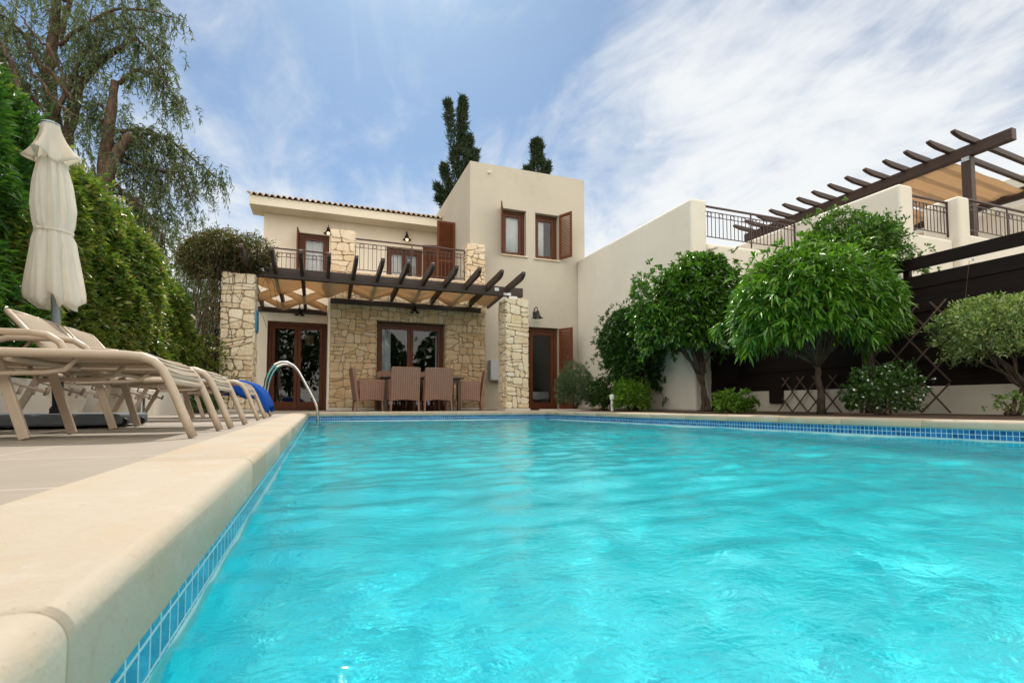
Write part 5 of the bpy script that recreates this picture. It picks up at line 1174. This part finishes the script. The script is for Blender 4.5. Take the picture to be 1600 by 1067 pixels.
# tuck the hem back inside
V.append(np.stack([UX(zb)+0.72*ring*np.cos(th),uy+0.72*ring*np.sin(th),zr-0.012+0.02*np.sin(8*th)],-1)); V.append(np.stack([UX(zb)+0.3*ring*np.cos(th),uy+0.3*ring*np.sin(th),zr+0.06],-1))
V = np.concatenate(V); id_ = np.arange((nz+2)*nth).reshape(nz+2,nth); nx_ = np.roll(id_,-1,1); F_ = np.stack([id_[:-1],nx_[:-1],nx_[1:],id_[1:]],-1).reshape(-1)
np_mesh('canopy', M['cream'], um, V, F_, np.full((nz+1)*nth,4), True)
V = []; nz2 = 12
for i in range(nz2):
    k = i/(nz2-1); r_ = 0.044+0.034*k**0.8+0.016*k*k; lobe = np.maximum(0,np.cos(4*th+0.6))**1.6
    ring = r_*(1+0.80*k**1.3*lobe-0.12*k*(1-lobe)); z = zt_-0.012-(zt_-zc-0.01)*k*(1-0.22*k*lobe)+k*k*0.010*np.sin(8*th); V.append(np.stack([UX(z)+ring*np.cos(th),uy+ring*np.sin(th),z*np.ones(nth)],-1))
V = np.concatenate(V); id_ = np.arange(nz2*nth).reshape(nz2,nth); nx_ = np.roll(id_,-1,1)
vc = np_mesh('vent_cap', M['cream'], um, V, np.stack([id_[:-1],nx_[:-1],nx_[1:],id_[1:]],-1).reshape(-1), np.full((nz2-1)*nth,4), True); sm = vc.modifiers.new('thickness','SOLIDIFY'); sm.thickness = 0.003
MB().lathe([(0.0,0.006),(0.035,0.005),(0.050,-0.002),(0.052,-0.010),(0.046,-0.014),(0.0,-0.014)], (UX(zt_),uy,zt_), 26).build('finial', M['pole_grey'], um, 'auto')
V = []; 
for dz_, dr in ((0.010,0.003),(0.010,0.006),(-0.010,0.006),(-0.010,0.003)):
    ring = 0.087*(1+0.04*np.sin(8*th+fph[0]+0.36)+0.05*np.sin(13*th+fph[1]+1.2)*0.8)+dr+0.002; V.append(np.stack([UX(zs)+ring*np.cos(th),uy+ring*np.sin(th),np.full(nth,zs+dz_)],-1))
V = np.concatenate(V); id_ = np.arange(4*nth).reshape(4,nth); nx_ = np.roll(id_,-1,1)
np_mesh('tie_strap', M['cream'], um, V, np.stack([id_[:-1],nx_[:-1],nx_[1:],id_[1:]],-1).reshape(-1), np.full(3*nth,4), True)

# ------------------------------------------------------------------ pool ladder
ld = thing('pool_ladder', 'polished steel pool ladder curving over the far left coping', 'pool ladder', (-0.4,8.95,0))
lp = [(-0.80,0.0),(-0.79,0.30),(-0.765,0.52),(-0.72,0.66),(-0.65,0.755),(-0.56,0.80),(-0.46,0.795),(-0.37,0.745),(-0.30,0.66),(-0.06,0.20),(-0.02,0.10),(-0.005,0.0),(-0.005,-0.9)]
lp = np.array(lp); tt = np.linspace(0,len(lp)-1,90); lps = np.stack([np.interp(tt,np.arange(len(lp)),lp[:,i]) for i in range(2)],-1)
for _ in range(3): lps[1:-1] = (lps[:-2]+2*lps[1:-1]+lps[2:])/4
for y in (8.72, 9.22):
    MB().tube([(x,y,z) for x,z in lps], 0.0215, 14).build('handrail', M['steel'], ld, True); MB().lathe([(0.05,0.0),(0.05,0.008),(0.026,0.018)], (-0.80,y,-0.003), 20).build('floor_flange', M['steel'], ld, 'auto')
for z in (-0.38,-0.65): MB().box(-0.045,0.035,8.74,9.20,z-0.012,z+0.012).build('step', M['steel'], ld, bevel=0.005)

# ------------------------------------------------------------------ table and wicker chairs on the terrace
tb = thing('dining_table', 'dark wooden dining table under the pergola', 'table', (2.12,11.4,0))
MB().box(1.22,3.02,10.98,11.82,0.705,0.74).build('tabletop', M['table'], tb, bevel=0.006); MB().box(1.30,2.94,11.05,11.75,0.63,0.704).build('apron', M['table'], tb)
for x in (1.32,2.92):
    for y in (11.07,11.73): MB().box(x-0.035,x+0.035,y-0.035,y+0.035,-0.004,0.629).build('leg', M['table'], tb, bevel=0.004)
def chair(label, x, y, rz):
    """wicker armchair facing +Y at rz=0, back panel behind"""
    t = thing('wicker_chair', label, 'chair', (0,0,0), 'brown wicker armchairs round the table'); w = 0.60; hw = w/2; Z0 = -0.004
    def panel(P0, P1, arch, name):   # curtain-like woven panel with an arched lower edge between two vertical edges
        pass
    # back: slightly raked, rounded top, arched lower edge
    n = 16; pr = []
    for i in range(n+1): s_ = i/n; pr.append((-hw+w*s_, 0.20+0.035*math.sin(math.pi*s_)))
    top = [(hw,0.87),(hw-0.012,0.895),(hw-0.04,0.908),(-hw+0.04,0.908),(-hw+0.012,0.895),(-hw,0.87)]
    poly = pr+top; rk = lambda z: -0.26-0.10*max(0,(z-0.40))/0.5
    m = len(poly); vs = [(a,rk(z)-0.028,z) for a,z in poly]+[(a,rk(z)+0.028,z) for a,z in poly]
    MB().add(vs,[tuple(range(m)),tuple(range(2*m-1,m-1,-1))]+[(i,(i+1)%m,m+(i+1)%m,m+i) for i in range(m)]).build('backrest', M['wicker'], t, bevel=0.012)
    for sx in (-1,1):
        pts = [(-0.232,0.20)]+[(-0.232+0.50*i/8, 0.20+0.03*math.sin(math.pi*i/8)) for i in range(1,9)]+[(0.285,0.635),(0.255,0.655),(-0.232,0.665)]
        x0, x1 = sx*hw-0.032*(1 if sx > 0 else 0)+0.001*sx, sx*hw+0.032*(0 if sx > 0 else 1)+0.001*sx
        MB().prism(pts,'x',min(x0,x1)-0.012,max(x0,x1)+0.012).build('side_panel', M['wicker'], t, bevel=0.012)
    MB().box(-hw+0.045,hw-0.045,-0.225,0.27,0.33,0.43).build('seat', M['wicker'], t, bevel=0.02)
    for sx in (-1,1):
        MB().bar((sx*(hw-0.022),-0.27,0.22),(sx*(hw-0.012),-0.285,Z0),0.04,0.04,(0,1,0)).build('leg', M['wicker'], t, bevel=0.006); MB().bar((sx*(hw-0.022),0.235,0.25),(sx*(hw-0.022),0.245,Z0),0.04,0.04,(0,1,0)).build('leg', M['wicker'], t, bevel=0.006)
    t.location = (x,y,0); t.rotation_euler.z = rz; return t
chair('wicker armchair seen from behind, left of the two backs at the front of the table', 1.66, 10.93, 0.02)
chair('wicker armchair seen from behind, right of the two backs at the front of the table', 2.37, 10.93, -0.03)
chair('wicker armchair at the left end of the table, seen from its side', 1.00, 11.30, R(-86)); chair('wicker armchair at the right end of the table, near the meter box', 3.22, 11.32, R(78))
chair('wicker armchair across the table on the left, mostly hidden by the chair backs', 1.55, 11.78, R(180)); chair('wicker armchair across the table on the right, mostly hidden by the chair backs', 2.30, 11.78, R(180))

# bollard lights
bl = thing('bollard_light', 'short white bollard light beside the round yellow-green bush', 'garden light', (5.66,9.15,0)); MB().tube([(5.66,9.15,0),(5.66,9.15,0.235)],0.032,16).build('post', M['white_paint'], bl, 'auto'); MB().lathe([(0.05,0.235),(0.052,0.245),(0.052,0.335),(0.045,0.345),(0,0.345)],(5.66,9.15,0),20).build('lamp_head', M['white_paint'], bl, 'auto')
q = at(220,640,6.4); bl = thing('bollard_light', 'brushed steel bollard light with a white cap by the planter wall', 'garden light', (q.x,6.4,0)); MB().tube([(q.x,6.4,-0.004),(q.x,6.4,0.20)],0.036,20).build('post', M['steel'], bl, 'auto'); MB().lathe([(0.034,0.20),(0.034,0.245),(0.03,0.25),(0,0.25)],(q.x,6.4,0),20).build('lamp_head', M['white_paint'], bl, 'auto')
q = at(290,496,14); cb = thing('garden_pillar', 'small white pillar top showing between hedge and pine', 'pillar', (q.x,14,0)); MB().box(q.x-0.14,q.x+0.14,13.85,14.15,0,q.z-0.03).build('shaft', M['wall2'], cb, bevel=0.01); MB().box(q.x-0.17,q.x+0.17,13.82,14.18,q.z-0.029,q.z+0.05).build('cap', M['wall2'], cb, bevel=0.015)
